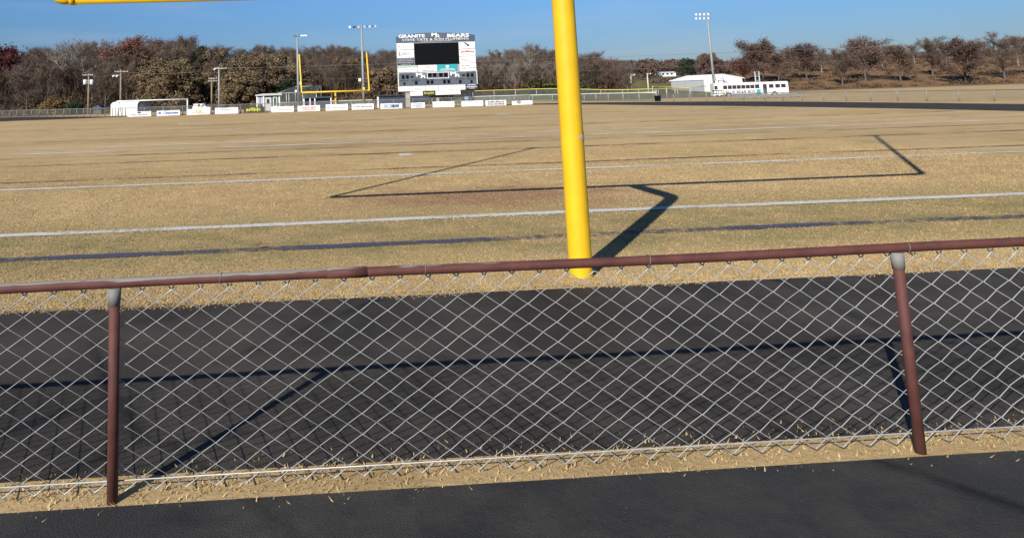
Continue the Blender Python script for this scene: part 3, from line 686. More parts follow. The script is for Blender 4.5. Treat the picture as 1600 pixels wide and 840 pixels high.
# ------------------------------------------------------------------ far fences
def fence(name, path, h, label, step, rail_mat, fabric, post_r=.04, rail_r=.035, hoff=0, bottom=None):
    pts = [Vector((x, y, 0)) for x, y in path]; loc = (pts[0].x, pts[0].y, 0)
    root = thing(name, loc, label, 'fence')
    segs = []; tot = 0; dense = []
    for a, b in zip(pts, pts[1:]):
        nn = max(1, round((b-a).length/step))
        for k in range(nn): dense.append(a.lerp(b, k/nn))
    dense.append(pts[-1]); dense = [Vector((p.x, p.y, terrain(p.x, p.y))) for p in dense]
    m = MB(); m.tube([p+Vector((0, 0, h)) for p in dense], rail_r, 8); m.build('top_rail', rail_mat, root)
    if bottom: m = MB(); m.tube([p+Vector((0, 0, bottom)) for p in dense], .03, 6); m.build('bottom_rail', M['galv'], root)
    m = MB(); vs = []; fs = []
    for p in dense: vs += [p+Vector((0, .03, .03)), p+Vector((0, .03, h-.02))]
    for k in range(len(dense)-1): fs.append((2*k, 2*k+2, 2*k+3, 2*k+1))
    m.add(vs, fs); m.build('chain_link_mesh' if fabric is M['linkfar'] else 'windscreen', fabric, root)
    for p in dense: m = MB(); m.tube([p, p+Vector((0, 0, h+hoff))], post_r, 7); m.build('post', M['dullsteel'] if rail_mat is M['dullsteel'] else M['galv'], root)
    return root
fence('chain_link_fence', [(-64, 133), (-56.8, 123.5), (-42, 110), (-31, 97), (-27, 88.2), (-5, 85.7), (23.5, 82.4), (25, 87.5)], 1.15, 'grey chain link fence behind the row of white banners', 2.4, M['dullsteel'], M['linkfar'], .05)
fence('baseball_fence', [(-12, 118), (6, 118), (20, 114), (29, 110.5), (33.2, 104), (36.4, 90), (38.4, 80)], 1.02, 'pale capped fence with grey green windscreen right of the scoreboard', 3.1, M['palecap'], M['screen'], .035, .085)
fence('chain_link_fence', [(38.5, 79.6), (41.5, 63), (43.5, 40), (44, 12)], .78, 'low grey post fence in front of the white bus', 2.6, M['dullsteel'], M['linkfar'], .05, .035)
fence('baseball_fence', [(-10, 150), (17, 152), (40, 151), (62, 147), (66, 140), (67, 128)], 2.05, 'taller yellow capped outfield fence in front of the bare trees', 4.4, M['fencecap'], M['netting'], .06, .075)
fence('baseball_fence', [(43.5, 92), (48, 100), (52, 103), (57.5, 104)], 1.75, 'short yellow capped fence between trash bin and right light pole', 3.2, M['fencecap'], M['linkfar'], .05, .06)

# ------------------------------------------------------------------ soccer goal, trash bin
def soccer():
    Y = 90.8; a = at(184, 158.5, Y); b = at(292.8, 156.2, Y); zt = (a.z+b.z)/2; r = .085
    root = thing('soccer_goal', ((a.x+b.x)/2, Y, 0), 'wide white soccer goal frame standing over the left banners', 'soccer goal')
    for x in (a.x, b.x): m = MB(); m.tube([(x, Y, 0), (x, Y, zt)], r, 10); m.build('goal_post', M['white'], root)
    m = MB(); m.tube([(a.x-r, Y, zt+.06), (b.x+r, Y, zt+.06)], r, 10); m.build('crossbar', M['white'], root)
    m = MB()
    for x in (a.x, b.x): m.tube([(x, Y, zt), (x, Y+.9, zt-.15), (x, Y+1.9, .05)], .03, 6)
    m.tube([(a.x, Y+1.9, .05), (b.x, Y+1.9, .05)], .03, 6); m.build('back_frame', M['galv'], root)
    m = MB(); m.add([(a.x, Y+.02, zt), (b.x, Y+.02, zt), (b.x, Y+1.9, .06), (a.x, Y+1.9, .06)], [(0, 1, 2, 3)]); m.build('net', mesh_mat('thin_goal_net', (.3, .3, .3), .10, 2), root)
soccer()
def bin_():
    c = gr(1028, 158.6); x, y = c.x, c.y; h = pxw(9.5, y)
    root = thing('trash_bin', (x, y, 0), 'black wheeled trash bin standing alone against the right hand fence', 'trash bin')
    w_ = pxw(7.5, y)
    m = MB(); m.box((x, y, h*.46), (w_*.86, w_*.9, h*.80), 0, 1.12); m.build('bin_body', M['black'], root)
    m = MB(); m.box((x, y, h*.91), (w_*1.05, w_*1.08, h*.09)); m.box((x, y+w_*.5, h*.93), (w_*.8, .06, h*.06)); m.build('lid', M['black'], root)
    for s in (-1, 1): m = MB(); m.tube([(x+s*w_*.40, y+w_*.3, .08), (x+s*w_*.47, y+w_*.3, .08)], .08, 12); m.build('wheel', M['tyre'], root)
bin_()

# ------------------------------------------------------------------ light poles and utility poles
def lamp_head(par, c, d, mat, s=.5, name='lamp_head'):
    d = Vector(d).normalized(); m = MB(); c = Vector(c)
    m.tube([c-d*s*.45, c-d*s*.2, c+d*s*.25, c+d*s*.34], [s*.18, s*.30, s*.52, s*.54], 12); h = m.build(name, mat, par)
    m = MB(); m.tube([c+d*s*.345, c+d*s*.37], [s*.5, s*.47], 12); m.build('lens', M['lamp'], h)
    return h
def pole_left():
    Y = 117.; b = at(466.5, 160, Y); t = at(464.8, 55.5, Y); x = b.x
    root = thing('light_pole', (x, Y, 0), 'light pole with two flat lamp arms, beside the far goalpost', 'light pole')
    m = MB(); m.tube([(x, Y, 0), (x, Y, t.z)], [.24, .15], 12); m.build('pole', M['greypole'], root)
    for px0, px1, py0, py1, mt in ((458.5, 463, 57.3, 55.6, 'lampdark'), (469, 480, 55.6, 56.6, 'lamp')):
        p, q = at(px0, py0, Y), at(px1, py1, Y); inn = q if px0 < 465 else p
        m = MB(); m.tube([(x, Y, t.z-.15), inn], .05, 6); m.build('lamp_arm', M['lampdark'], root)
        m = MB(); m.box(((p.x+q.x)/2, Y-.1, (p.z+q.z)/2), (abs(q.x-p.x), .5, .20), 0, .8); m.build('lamp_head', M[mt], root)
    c = at(471, 130, Y-.3); m = MB(); m.box((c.x-.12, Y-.35, c.z), (.42, .5, .5)); m.build('speaker_box', M['palecap'], root)
    c = at(462.5, 142.5, Y-.3); m = MB(); m.box((c.x, Y-.2, c.z), (.35, .4, .35)); m.build('control_box', M['lamp'], root)
pole_left()
def pole_mid():
    Y = 115.; x = at(568, 162, Y).x; t = at(565.5, 40, Y); x = (x+t.x)/2
    root = thing('light_pole', (x, Y, 0), 'light pole with one row of six lamps above the far goalpost', 'light pole')
    m = MB(); m.tube([(x, Y, 0), (x, Y, t.z)], [.25, .15], 12); m.build('pole', M['greypole'], root)
    a, b = at(545.5, 42.6, Y), at(587.5, 40.4, Y)
    m = MB(); m.tube([(a.x, Y, (a.z+b.z)/2), (b.x, Y, (a.z+b.z)/2)], .07, 6); m.build('crossarm', M['lampdark'], root)
    for px, py, mt, d in ((547, 43, 'lamp', (-.3, -1, -.35)), (553, 42.5, 'lampdark', (.2, 1, -.3)), (560, 42, 'lampdark', (.1, -1, -.4)), (569.5, 41.6, 'lampdark', (.1, -1, -.4)), (577.5, 41, 'lamp', (.1, -1, -.4)), (586, 41, 'lamp', (.4, -1, -.3))):
        c = at(px, py, Y-.2); lamp_head(root, (c.x, Y-.2, (a.z+b.z)/2-.05), d, M[mt], .40)
    c = at(562, 125, Y-.3); m = MB(); m.box((c.x, Y-.3, c.z), (.42, .45, .5)); m.build('speaker_box', M['lamp'], root)
    c = at(567.2, 138.5, Y-.4); m = MB(); m.box((x, Y-.4, c.z), (.36, .25, .4)); m.build('sign_plate', M['fencecap'], root)
pole_mid()
def pole_right():
    Y = 150.; b = at(1117, 150, Y); t = at(1104.5, 19.5, Y); x = (b.x*.75+t.x*.25); z0 = terrain(x, Y)
    root = thing('light_pole', (x, Y, z0), 'tall light pole with two rows of lamps rising in front of the white metal building', 'light pole')
    dx = (t.x-b.x)*.8
    m = MB(); m.tube([(b.x+.1, Y, z0), (t.x, Y, t.z)], [.30, .17], 12); m.build('pole', M['greypole'], root)
    for py0, py1 in ((23, 22), (29.4, 28.4)):
        a, c = at(1086, py0, Y), at(1110.5, py1, Y); zz = (a.z+c.z)/2
        m = MB(); m.tube([(a.x, Y, zz), (c.x, Y, zz)], .07, 6); m.build('crossarm', M['lampdark'], root)
        for i, px in enumerate((1088, 1094, 1100.3, 1107)):
            q = at(px, py0, Y-.2); lamp_head(root, (q.x, Y-.2, zz), (-.7, -1, -.5), M['lampgrey' if i < 3 else 'lampdark'], .50)
    c = at(1118, 124, Y-.3); m = MB(); m.box((c.x-.2, Y-.4, c.z), (.5, .3, .7)); m.build('control_box', M['galv'], root)
pole_right()
def util(px, pyt, pyb, Y, label, arm=None, xf=False, mat='wood', r=.17, extra=None):
    b = at(px, pyb, Y); t = at(px, pyt, Y); x = b.x; z0 = terrain(x, Y)
    root = thing('utility_pole', (x, Y, z0), label, 'utility pole', 'utility poles round the field')
    m = MB(); m.tube([(x, Y, z0-.1), (x, Y, t.z)], [r*1.25, r*.8], 10); m.build('pole', M[mat], root)
    for (w0, w1, py) in (arm or []):
        z = at(px, py, Y).z; a = MB(); a.box2((x-pxw(w0, Y), Y-.30, z-.055), (x+pxw(w1, Y), Y-.17, z+.055)); o = a.build('crossarm', M['block' if mat == 'wood' else 'galv'], root)
        for k in (-.92, -.45, .45, .92):
            xx = x+(pxw(w0, Y)*k if k < 0 else pxw(w1, Y)*k); q = MB(); q.tube([(xx, Y-.23, z+.055), (xx, Y-.23, z+.2)], [.05, .03], 6); q.build('insulator', M['lamp'], o)
    if xf:
        for s in (-1, 1):
            c = at(px+s*5.2, 128.6, Y-.2); m = MB(); m.tube([(c.x, Y-.15, c.z-.42), (c.x, Y-.15, c.z+.40), (c.x, Y-.15, c.z+.46)], [.30, .30, .2], 14); m.build('transformer', M['lamp'], root)
        c = at(px, 126, Y-.2); m = MB(); m.box((x, Y-.15, c.z), (pxw(8, Y), .12, .12)); m.box((x, Y-.15, c.z-.4), (pxw(8, Y), .12, .12)); m.build('bracket', M['galv'], root)
    if extra:
        for px1, py1 in extra:
            c = at(px1, py1, Y-.2); m = MB(); m.tube([(x, Y-.1, c.z+.15), (c.x, Y-.35, c.z+.1)], .03, 5); m.tube([(c.x-.16, Y-.35, c.z-.14), (c.x+.16, Y-.35, c.z+.16)], [.18, .10], 8); m.build('floodlight', M['lamp'], root)
    return root
util(138, 115, 171, 127, 'utility pole carrying two white transformer cans', [(9, 7, 117.6)], True)
util(188.5, 109, 157, 124, 'utility pole with a pale crossarm above the white garage', [(9, 11.5, 112.3)], extra=[(178, 119), (183.5, 119)])
util(342.5, 105, 165, 121, 'tall grey utility pole above the banner with the pale round emblem', [(4, 12, 107.3)], mat='greypole', extra=[(336, 108.2)])
util(331, 121, 162, 131, 'short brown utility pole just left of a tall grey one', [(4.5, 8.5, 123.2), (5, 9, 127)])
util(963, 109.5, 136, 205, 'leaning thin pole with one crossarm, leftmost on the green slope', [(4, 10, 111)], r=.16)
util(987, 116, 137.5, 205, 'pole with two drooping arms, second on the green slope', [(8, 5, 118.2)], mat='palecap', r=.2, extra=[(981, 117.5), (991, 117)])
util(1013, 114.5, 137.5, 205, 'pale pole with a single lamp, rightmost on the green slope', [(1.5, 1.5, 117)], mat='palecap', r=.2, extra=[(1016, 115.5)])
def wire(name, pts, label, r=.025):
    m = MB(); m.tube(pts, r, 5); tag(m.build(name, M['dullsteel']), label, 'wire')
a = at(343, 107.3, 121); b = at(890, 93, 128)
z = a.z
wire('overhead_wire', [(a.x+(118-a.x)*t, 121+6*t, z-.35*math.sin(math.pi*t)+1.0*t) for t in np.linspace(0, 1, 24)], 'upper overhead wire running right from the tall grey pole past the scoreboard', .022)
wire('overhead_wire', [(a.x+(110-a.x)*t, 128+5*t, z-2.1-.3*math.sin(math.pi*t)+.7*t) for t in np.linspace(0, 1, 24)], 'lower overhead wire crossing in front of the bare trees', .013)
p0, p1 = at(138, 117.6, 127), at(188.5, 112.3, 124); p2 = at(343, 107.3, 121)
wire('overhead_wire', [p0.lerp(p1, t)-Vector((0, 0, .5*math.sin(math.pi*t))) for t in np.linspace(0, 1, 10)]+[p1.lerp(p2, t)-Vector((0, 0, .6*math.sin(math.pi*t))) for t in np.linspace(.1, 1, 12)], 'sagging wire between the three left utility poles', .016)

# ------------------------------------------------------------------ small buildings at the far end
def garage():
    c = at(205, 181, 103); ang = math.radians(-24); h = pxw(22.5, 103)
    root = thing('metal_garage', (c.x, 103, 0), 'white metal garage with rounded eaves and dark open end behind the soccer goal', 'garage')
    Mx = Matrix.Translation((c.x, 103, 0)) @ Matrix.Rotation(ang, 4, 'Z')
    Lh, Wd = 2.35, 3.3    # half length along local x, width along local y
    prof = [(-Wd/2, 0), (-Wd/2, h*.70), (-Wd/2+.12, h*.80), (-Wd/2+.4, h*.88), (0, h), (Wd/2-.4, h*.88), (Wd/2-.12, h*.80), (Wd/2, h*.70), (Wd/2, 0)]
    vs = [(-Lh, y, z) for y, z in prof]+[(Lh, y, z) for y, z in prof]; n_ = len(prof)
    m = MB(); m.add(vs, [(i, i+n_, i+n_+1, i+1) for i in range(n_-1)]+[tuple(range(n_))]); m.xform(Mx); m.build('shell', M['white'], root)
    # frame rim round the open end and a set-back dark door
    inn = [(y*.86, z*.93 if z > 0 else 0) for y, z in prof]
    m = MB(); m.add([(Lh+.01, y, z) for y, z in prof]+[(Lh+.01, y, z) for y, z in inn], [(i, i+1, i+1+n_, i+n_) for i in range(n_-1)]); m.xform(Mx); m.build('end_trim', M['char'], root)
    m = MB(); m.add([(Lh-.35, y, z) for y, z in inn], [tuple(range(n_))]); m.xform(Mx); d = m.build('end_wall', M['endwall'], root)
    m = MB(); m.box((Lh-.30, -.35, h*.36), (.06, .95, h*.66)); m.xform(Mx); m.build('door', M['inksky'], d)
garage()
def truck():
    Y = 97.; a = at(300.5, 166, Y); b = at(323, 166, Y); x0, x1 = a.x, b.x; zt = at(310, 162.3, Y).z; w_ = x1-x0
    root = thing('pickup_truck', ((x0+x1)/2, Y, 0), 'white pickup truck parked behind the banner with the gold emblem', 'truck')
    m = MB(); m.prism([(x0, .38), (x1+.5, .38), (x1+.5, .82), (x1-.1, .92), (x0+.95*w_, .95), (x0, .95)], Y, Y+1.7); m.build('body', M['white'], root)
    m = MB(); m.prism([(x0+.02*w_, .95), (x0+.1*w_, zt), (x0+.78*w_, zt), (x0+.92*w_, .95)], Y+.06, Y+1.62); m.build('cab', M['white'], root)
    for s0, s1 in ((.38, .52), (.70, .78)):
        m = MB(); m.box2((x0+s0*w_, Y+.05, .98), (x0+s1*w_, Y+.03, zt-.06)); m.build('window', M['glass'], root)
    for k in (.2, .95): m = MB(); m.tube([(x0+k*w_, Y-.02, .33), (x0+k*w_, Y+.25, .33)], .33, 16); m.build('wheel', M['tyre'], root)
truck()
def booth():
    Y = 98.; xa, xb, xc = at(400.5, 160, Y).x, at(412, 160, Y).x, at(437, 160, Y).x; zt = at(418, 149.5, Y).z
    root = thing('ticket_booth', ((xa+xc)/2, Y, 0), 'small navy ticket booth with white trim and overhanging flat roof', 'booth')
    m = MB(); m.add([(xa, Y+1.4, 0), (xb, Y, 0), (xc, Y, 0), (xc-.2, Y+2.3, 0), (xa, Y+1.4, zt), (xb, Y, zt), (xc, Y, zt), (xc-.2, Y+2.3, zt)], [(0, 1, 5, 4), (1, 2, 6, 5), (2, 3, 7, 6), (3, 0, 4, 7)]); m.build('wall', M['navy'], root)
    zl, zr = at(398, 149.2, Y).z, at(440, 148.2, Y).z
    m = MB(); pts = [(xa-.25, Y+1.3, zt), (xb+.0, Y-.45, zt), (xc+.35, Y-.45, zt), (xc+.3, Y+2.7, zt+.02)]
    m.add(pts+[(x, y, z+.16+(.12 if i in (1, 2) else 0)) for i, (x, y, z) in enumerate(pts)], [(3, 2, 1, 0), (4, 5, 6, 7), (0, 1, 5, 4), (1, 2, 6, 5), (2, 3, 7, 6), (3, 0, 4, 7)]); m.build('roof', M['roofgrey'], root)
    for x, y in ((xa, Y+1.38), (xb, Y-.04), (xc-.05, Y-.04)): m = MB(); m.box((x, y, zt/2), (.2, .12, zt-.004)); m.build('corner_trim', M['white'], root)
    h1, h2 = at(424, 163.5, Y).z, at(424, 151, Y).z
    d0, d1 = at(414.5, 158, Y).x, at(424, 158, Y).x
    m = MB(); m.box2((d0, Y-.01, .05), (d1, Y-.06, zt-.25)); d = m.build('door', M['roofgrey'], root)
    m = MB(); m.box2((d0+.22, Y-.065, zt*.5), (d1-.28, Y-.09, zt-.5)); m.build('window', M['glass'], d)
    w0, w1 = at(426.5, 158, Y).x, at(433, 158, Y).x
    m = MB(); m.box2((w0, Y-.01, zt*.28), (w1, Y-.06, zt-.18)); f = m.build('window', M['white'], root)
    m = MB(); m.box2((w0+.1, Y-.065, zt*.28+.12), (w1-.1, Y-.08, zt-.30)); m.build('pane', M['greenpaint'], f)
    dv = Vector((xb-xa, -1.4, 0)); nrm = Vector((-1.4, -(xb-xa), 0)).normalized()
    p = Vector((xa, Y+1.4, 0))
    for k0, k1 in ((.12, .45), (.55, .88)):
        q0, q1 = p+dv*k0+nrm*.03, p+dv*k1+nrm*.03; m = MB(); m.add([(q0.x, q0.y, zt*.45), (q1.x, q1.y, zt*.45), (q1.x, q1.y, zt-.22), (q0.x, q0.y, zt-.22)], [(0, 1, 2, 3)]); m.build('serving_window', M['grey'], root)
booth()
def cage():
    Y = 116.; root = None
    x0, x1, x2, x3 = at(434.5, 150, Y).x, at(460, 150, Y).x, at(502, 150, Y).x, at(440, 150, Y).x
    zl, zt = at(437, 145.5, Y).z, at(470, 134.5, Y).z
    root = thing('batting_cage', ((x0+x2)/2, Y, 0), 'grey green netted batting cage with sloping net roof behind the left light pole', 'batting cage')
    m = MB(); m.add([(x0, Y, zl), (x2-.8, Y, zl), (x2, Y+5, zt), (x1, Y+5, zt), (x0, Y, 0), (x2-.8, Y, 0), (x2, Y+5, 0)], [(0, 1, 2, 3), (4, 5, 1, 0), (5, 6, 2, 1)]); m.build('net', M['netting'], root)
    for x in (x0, x3+.8, x1-.9, x1+1.4, x2-.8): m = MB(); m.tube([(x, Y-.03, 0), (x, Y-.03, zl)], .07, 6); m.build('post', M['galv'], root)
    for x in (x1, x2): m = MB(); m.tube([(x, Y+5, 0), (x, Y+5, zt)], .07, 6); m.build('post', M['galv'], root)
    m = MB(); m.tube([(x0, Y, zl), (x2-.8, Y, zl)], .04, 6); m.tube([(x1, Y+5, zt), (x2, Y+5, zt)], .05, 6); m.tube([(x0, Y, zl), (x1, Y+5, zt)], .05, 6); m.tube([(x2-.8, Y, zl), (x2, Y+5, zt)], .05, 6); m.build('roof_frame', M['galv'], root)
cage()
def dark_bench():
    Y = 106.; a, b = at(474, 158, Y), at(518, 158, Y); zt = at(495, 152, Y).z
    root = thing('equipment_shelter', ((a.x+b.x)/2, Y, 0), 'low dark navy equipment shelter with white posts under the far crossbar', 'shelter')
    m = MB(); m.box2((a.x, Y, .1), (b.x, Y+.15, zt-.1)); m.build('back_panel', M['navy'], root)
    m = MB(); m.box2((a.x-.1, Y-.7, zt-.1), (b.x+.1, Y+.4, zt+.02)); m.build('roof', M['navy2'], root)
    for px in (475, 484.5, 492, 517): x = at(px, 158, Y).x; m = MB(); m.box((x, Y-.55, (zt-.1)/2), (.16, .12, zt-.1)); m.build('post', M['white'], root)
dark_bench()
def dugout():
    Y = 97.; a, b = at(589.5, 160, Y), at(636, 160, Y); zt = at(612, 148.2, Y).z
    root = thing('dugout', ((a.x+b.x)/2, Y, 0), 'navy slatted dugout with thin flat roof left of the scoreboard', 'dugout')
    m = MB(); n_ = 11
    for k in range(n_): z0 = .15+(zt-.35)*k/n_; m.box2((a.x+.25, Y, z0), (b.x, Y+.05, z0+(zt-.35)/n_*.86))
    m.box2((a.x+.25, Y+.055, .1), (b.x, Y+.12, zt-.2)); m.build('slat_front', M['navy'], root)
    m = MB(); m.box2((a.x-.1, Y-.35, zt-.10), (b.x+.05, Y+2.2, zt+.02)); m.build('roof', M['navy'], root)
    m = MB(); m.box2((a.x, Y-.1, 0), (a.x+.22, Y+.12, zt-.104)); m.build('post', M['white'], root)
    for k in range(3): x = a.x+.25+(b.x-a.x-.25)*(k+.7)/3.3; m = MB(); m.box2((x-.06, Y+.9, 0), (x+.06, Y+1.02, zt-.104)); m.build('roof_post', M['galv'], root)
    c = at(637.2, 156, 96.); w_ = .29; m = MB(); zc = at(637, 146, 96.).z
    r2 = thing('block_column', (c.x, 96., 0), 'rough grey block column standing at the right end of the dugout', 'column')
    m.box((c.x, 96., zc/2), (w_*2, w_*2, zc)); m.build('shaft', M['block'], r2)
    m = MB(); m.box((c.x, 96., zc+.05), (w_*2.4, w_*2.4, .1)); m.box((c.x, 96., zc-.62), (w_*2.25, w_*2.25, .08)); m.build('cap', M['block'], r2)
    a, b = at(641, 155, 99), at(671, 155, 99); z0, z1 = at(655, 158, 99).z, at(655, 150.5, 99).z
    r3 = thing('windscreen_panel', ((a.x+b.x)/2, 99, 0), 'navy windscreen panel on posts under the left side of the scoreboard', 'panel')
    m = MB(); m.box2((a.x, 99, max(.5, z0)), (b.x, 99.05, z1)); m.build('cloth', M['navy'], r3)
    for x in (a.x+.05, (a.x+b.x)/2, b.x-.05): m = MB(); m.tube([(x, 99.09, 0), (x, 99.09, z1)], .04, 6); m.build('post', M['galv'], r3)
    # trash can on its stand and a speaker unit below the scoreboard
    c = at(684, 160, 100); r4 = thing('drinks_cooler', (c.x, 100, 0), 'grey drinks cooler on a stand behind the nearly blank banner', 'cooler')
    zc = at(684, 152.5, 100).z; m = MB(); m.box((c.x, 100, zc-.3), (.42, .42, .6)); m.build('cooler_box', M['galv'], r4); m = MB(); m.box((c.x, 100, (zc-.6)/2), (.3, .3, zc-.604)); m.build('stand', M['block'], r4)
    a, b = at(722.5, 150, 105), at(742, 150, 105); z1 = at(732, 149.5, 105).z
    r5 = thing('scorers_cart', ((a.x+b.x)/2, 105, 0), 'dark cart with blue front under the right corner of the scoreboard', 'cart')
    m = MB(); m.box2((a.x+.2, 105, .35), (b.x-.5, 106.4, z1)); m.build('cart_body', M['navy'], r5)
    m = MB(); m.box2((a.x+.3, 104.96, .7), (a.x+.9, 104.99, z1-.15)); m.build('front_sign', M['inksky'], r5)
    zt2 = at(732, 141, 105).z; m = MB(); m.box2((a.x, 105, zt2-.3), (b.x, 106.5, zt2)); m.build('canopy', M['char'], r5)
    for x, y in ((a.x+.15, 105.1), (b.x-.15, 105.1), (a.x+.15, 106.4), (b.x-.15, 106.4)): m = MB(); m.box((x, y, (zt2-.3)/2), (.14, .14, zt2-.304)); m.build('canopy_post', M['char'], r5)
    for k in (.3, .8): x = a.x+(b.x-a.x)*k; m = MB(); m.tube([(x, 104.95, .3), (x, 105.2, .3)], .3, 14); m.build('wheel', M['tyre'], r5)
dugout()
def house():
    Y = 140.; b = at(24.5, 172, Y); a = at(-26, 172, Y); z1 = at(10, 166, Y).z; z0 = at(10, 172.5, Y).z; zg = terrain(b.x-3, Y)
    root = thing('house', ((a.x+b.x)/2, Y, zg), 'low house with pale blue metal roof at the left edge of the picture', 'house')
    m = MB(); m.box2((a.x+.4, Y, zg-.3), (b.x-.4, Y+6, z0)); m.build('wall', M['brick'], root)
    m = MB(); m.add([(a.x, Y-.4, z0), (b.x, Y-.4, z0), (b.x, Y+3, z1+.5), (a.x, Y+3, z1+.5), (a.x, Y+6.4, z0), (b.x, Y+6.4, z0)], [(0, 1, 2, 3), (3, 2, 5, 4), (0, 3, 4), (1, 5, 2)]); m.build('roof', M['bluroof'], root)
    g0, g1, gt = at(-1, 172, Y-1.6), at(14, 174, Y-1.6), at(6.5, 168.3, Y-1.6)
    m = MB(); m.prism([(g0.x, zg-.3), (g1.x, zg-.3), (g1.x, z0-.2), (gt.x, gt.z), (g0.x, z0-.2)], Y-1.6, Y-.002); m.build('porch_gable', M['brick'], root)
house()
def canopy():
    Y = 122.; a, b = at(144, 170, Y), at(160, 170, Y); zt = at(154, 163.8, Y).z; ze = at(152, 169.5, Y).z; x0, x1 = a.x, b.x
    root = thing('shed', ((x0+x1)/2, Y, 0), 'small shed with a dark blue pitched roof left of the white garage', 'shed')
    xm = x0+(x1-x0)*.62
    m = MB(); m.add([(x0, Y-.3, ze), (x1, Y-.3, ze), (xm, Y-.3, zt), (x0, Y+2.2, ze), (x1, Y+2.2, ze), (xm, Y+2.2, zt), (x0, Y-.3, ze-.08), (x1, Y-.3, ze-.08)], [(0, 2, 5, 3), (2, 1, 4, 5), (0, 6, 7, 1, 2)]); m.build('roof', M['darkroof'], root)
    m = MB(); m.box2((x0+.2, Y, 0), (x1-.2, Y+2, ze-.09)); m.build('wall', M['bark'], root)
canopy()

# ------------------------------------------------------------------ right hand side: metal building, bus, cart, bleachers
def metal_building():
    A = gr(1049.5, 147.5, -.75); 
    def ground_at(px, Y): v = at(px, 140, Y); return v
    Yc = 232.; C = at(1101, 140, Yc); D = at(1161, 140, Yc-9); B = at(1049.5, 140, Yc+16)
    zg = -.78; zeC, zeB, zeD = at(1101, 124.6, Yc).z, at(1049.5, 127.4, Yc+16).z, at(1161, 121.6, Yc-9).z
    ze = (zeC+zeB+zeD)/3; zr = at(1130, 116.6, Yc-4.5).z
    C, D, B = [Vector((v.x, v.y, 0)) for v in (C, D, B)]; E = B+(D-C)
    root = thing('metal_building', ((C.x+D.x)/2, Yc+8, zg), 'large white metal building with grey side wall behind the right light pole', 'building')
    up = lambda v, z: (v.x, v.y, z)
    Rf, Rb = (C+D)/2, (B+E)/2
    m = MB(); m.add([up(C, zg), up(D, zg), up(D, ze), up(Rf, zr), up(C, ze)], [(0, 1, 2, 3, 4)]); g = m.build('gable_wall', M['white'], root)
    m = MB(); m.add([up(B, zg), up(C, zg), up(C, ze), up(B, ze), up(E, zg), up(D, zg), up(D, ze), up(E, ze), up(Rb, zr)], [(0, 1, 2, 3), (5, 4, 7, 6), (4, 0, 3, 8, 7)]); m.build('side_wall', M['grey'], root)
    o = (C-B).normalized()*.5; e = (C-D).normalized()*.5; dz = (zr-ze)/((C-D).length/2)*.5
    m = MB(); t_ = .16
    c1, b1, d1, e1 = C+o+e, B-o+e, D+o-e, E-o-e; rf, rb = Rf+o, Rb-o
    m.add([up(c1, ze-dz+.05), up(rf, zr+.05), up(rb, zr+.05), up(b1, ze-dz+.05), up(d1, ze-dz+.05), up(e1, ze-dz+.05)]+[up(c1, ze-dz+.05+t_), up(rf, zr+.05+t_), up(rb, zr+.05+t_), up(b1, ze-dz+.05+t_), up(d1, ze-dz+.05+t_), up(e1, ze-dz+.05+t_)],
          [(0, 3, 2, 1), (1, 2, 5, 4), (6, 7, 8, 9), (7, 10, 11, 8), (0, 1, 7, 6), (1, 4, 10, 7), (3, 0, 6, 9)]); m.build('roof', M['roofw'], root)
    # emblem on the gable
    ux = (D-C).normalized(); nrm = Vector((ux.y, -ux.x, 0)); Mx = Matrix(((ux.x, -nrm.x, 0, C.x+nrm.x*.05), (ux.y, -nrm.y, 0, C.y+nrm.y*.05), (0, 0, 1, 0), (0, 0, 0, 1)))
    Lg = (D-C).length
    for s, k0, k1, py0, py1 in (('M', .38, .54, 129, 124.6), ('A', .50, .64, 130.4, 126.2)):
        z0, z1 = at(1130, py0, Yc-4.5).z, at(1130, py1, Yc-4.5).z
        mm = text_mb(s, Lg*k0, Lg*k1, z0, z1, 0, .0); mm.xform(Mx); mm.build('emblem', M['char'], g)
    m = MB(); z1 = at(1130, 121.2, Yc-4.5).z; z0 = at(1130, 124, Yc-4.5).z; m.tube([(Lg*.47, -.05, z0), (Lg*.5, -.05, z1), (Lg*.53, -.05, z0)], .09, 4); m.xform(Mx); m.build('emblem', M['char'], g)
metal_building()
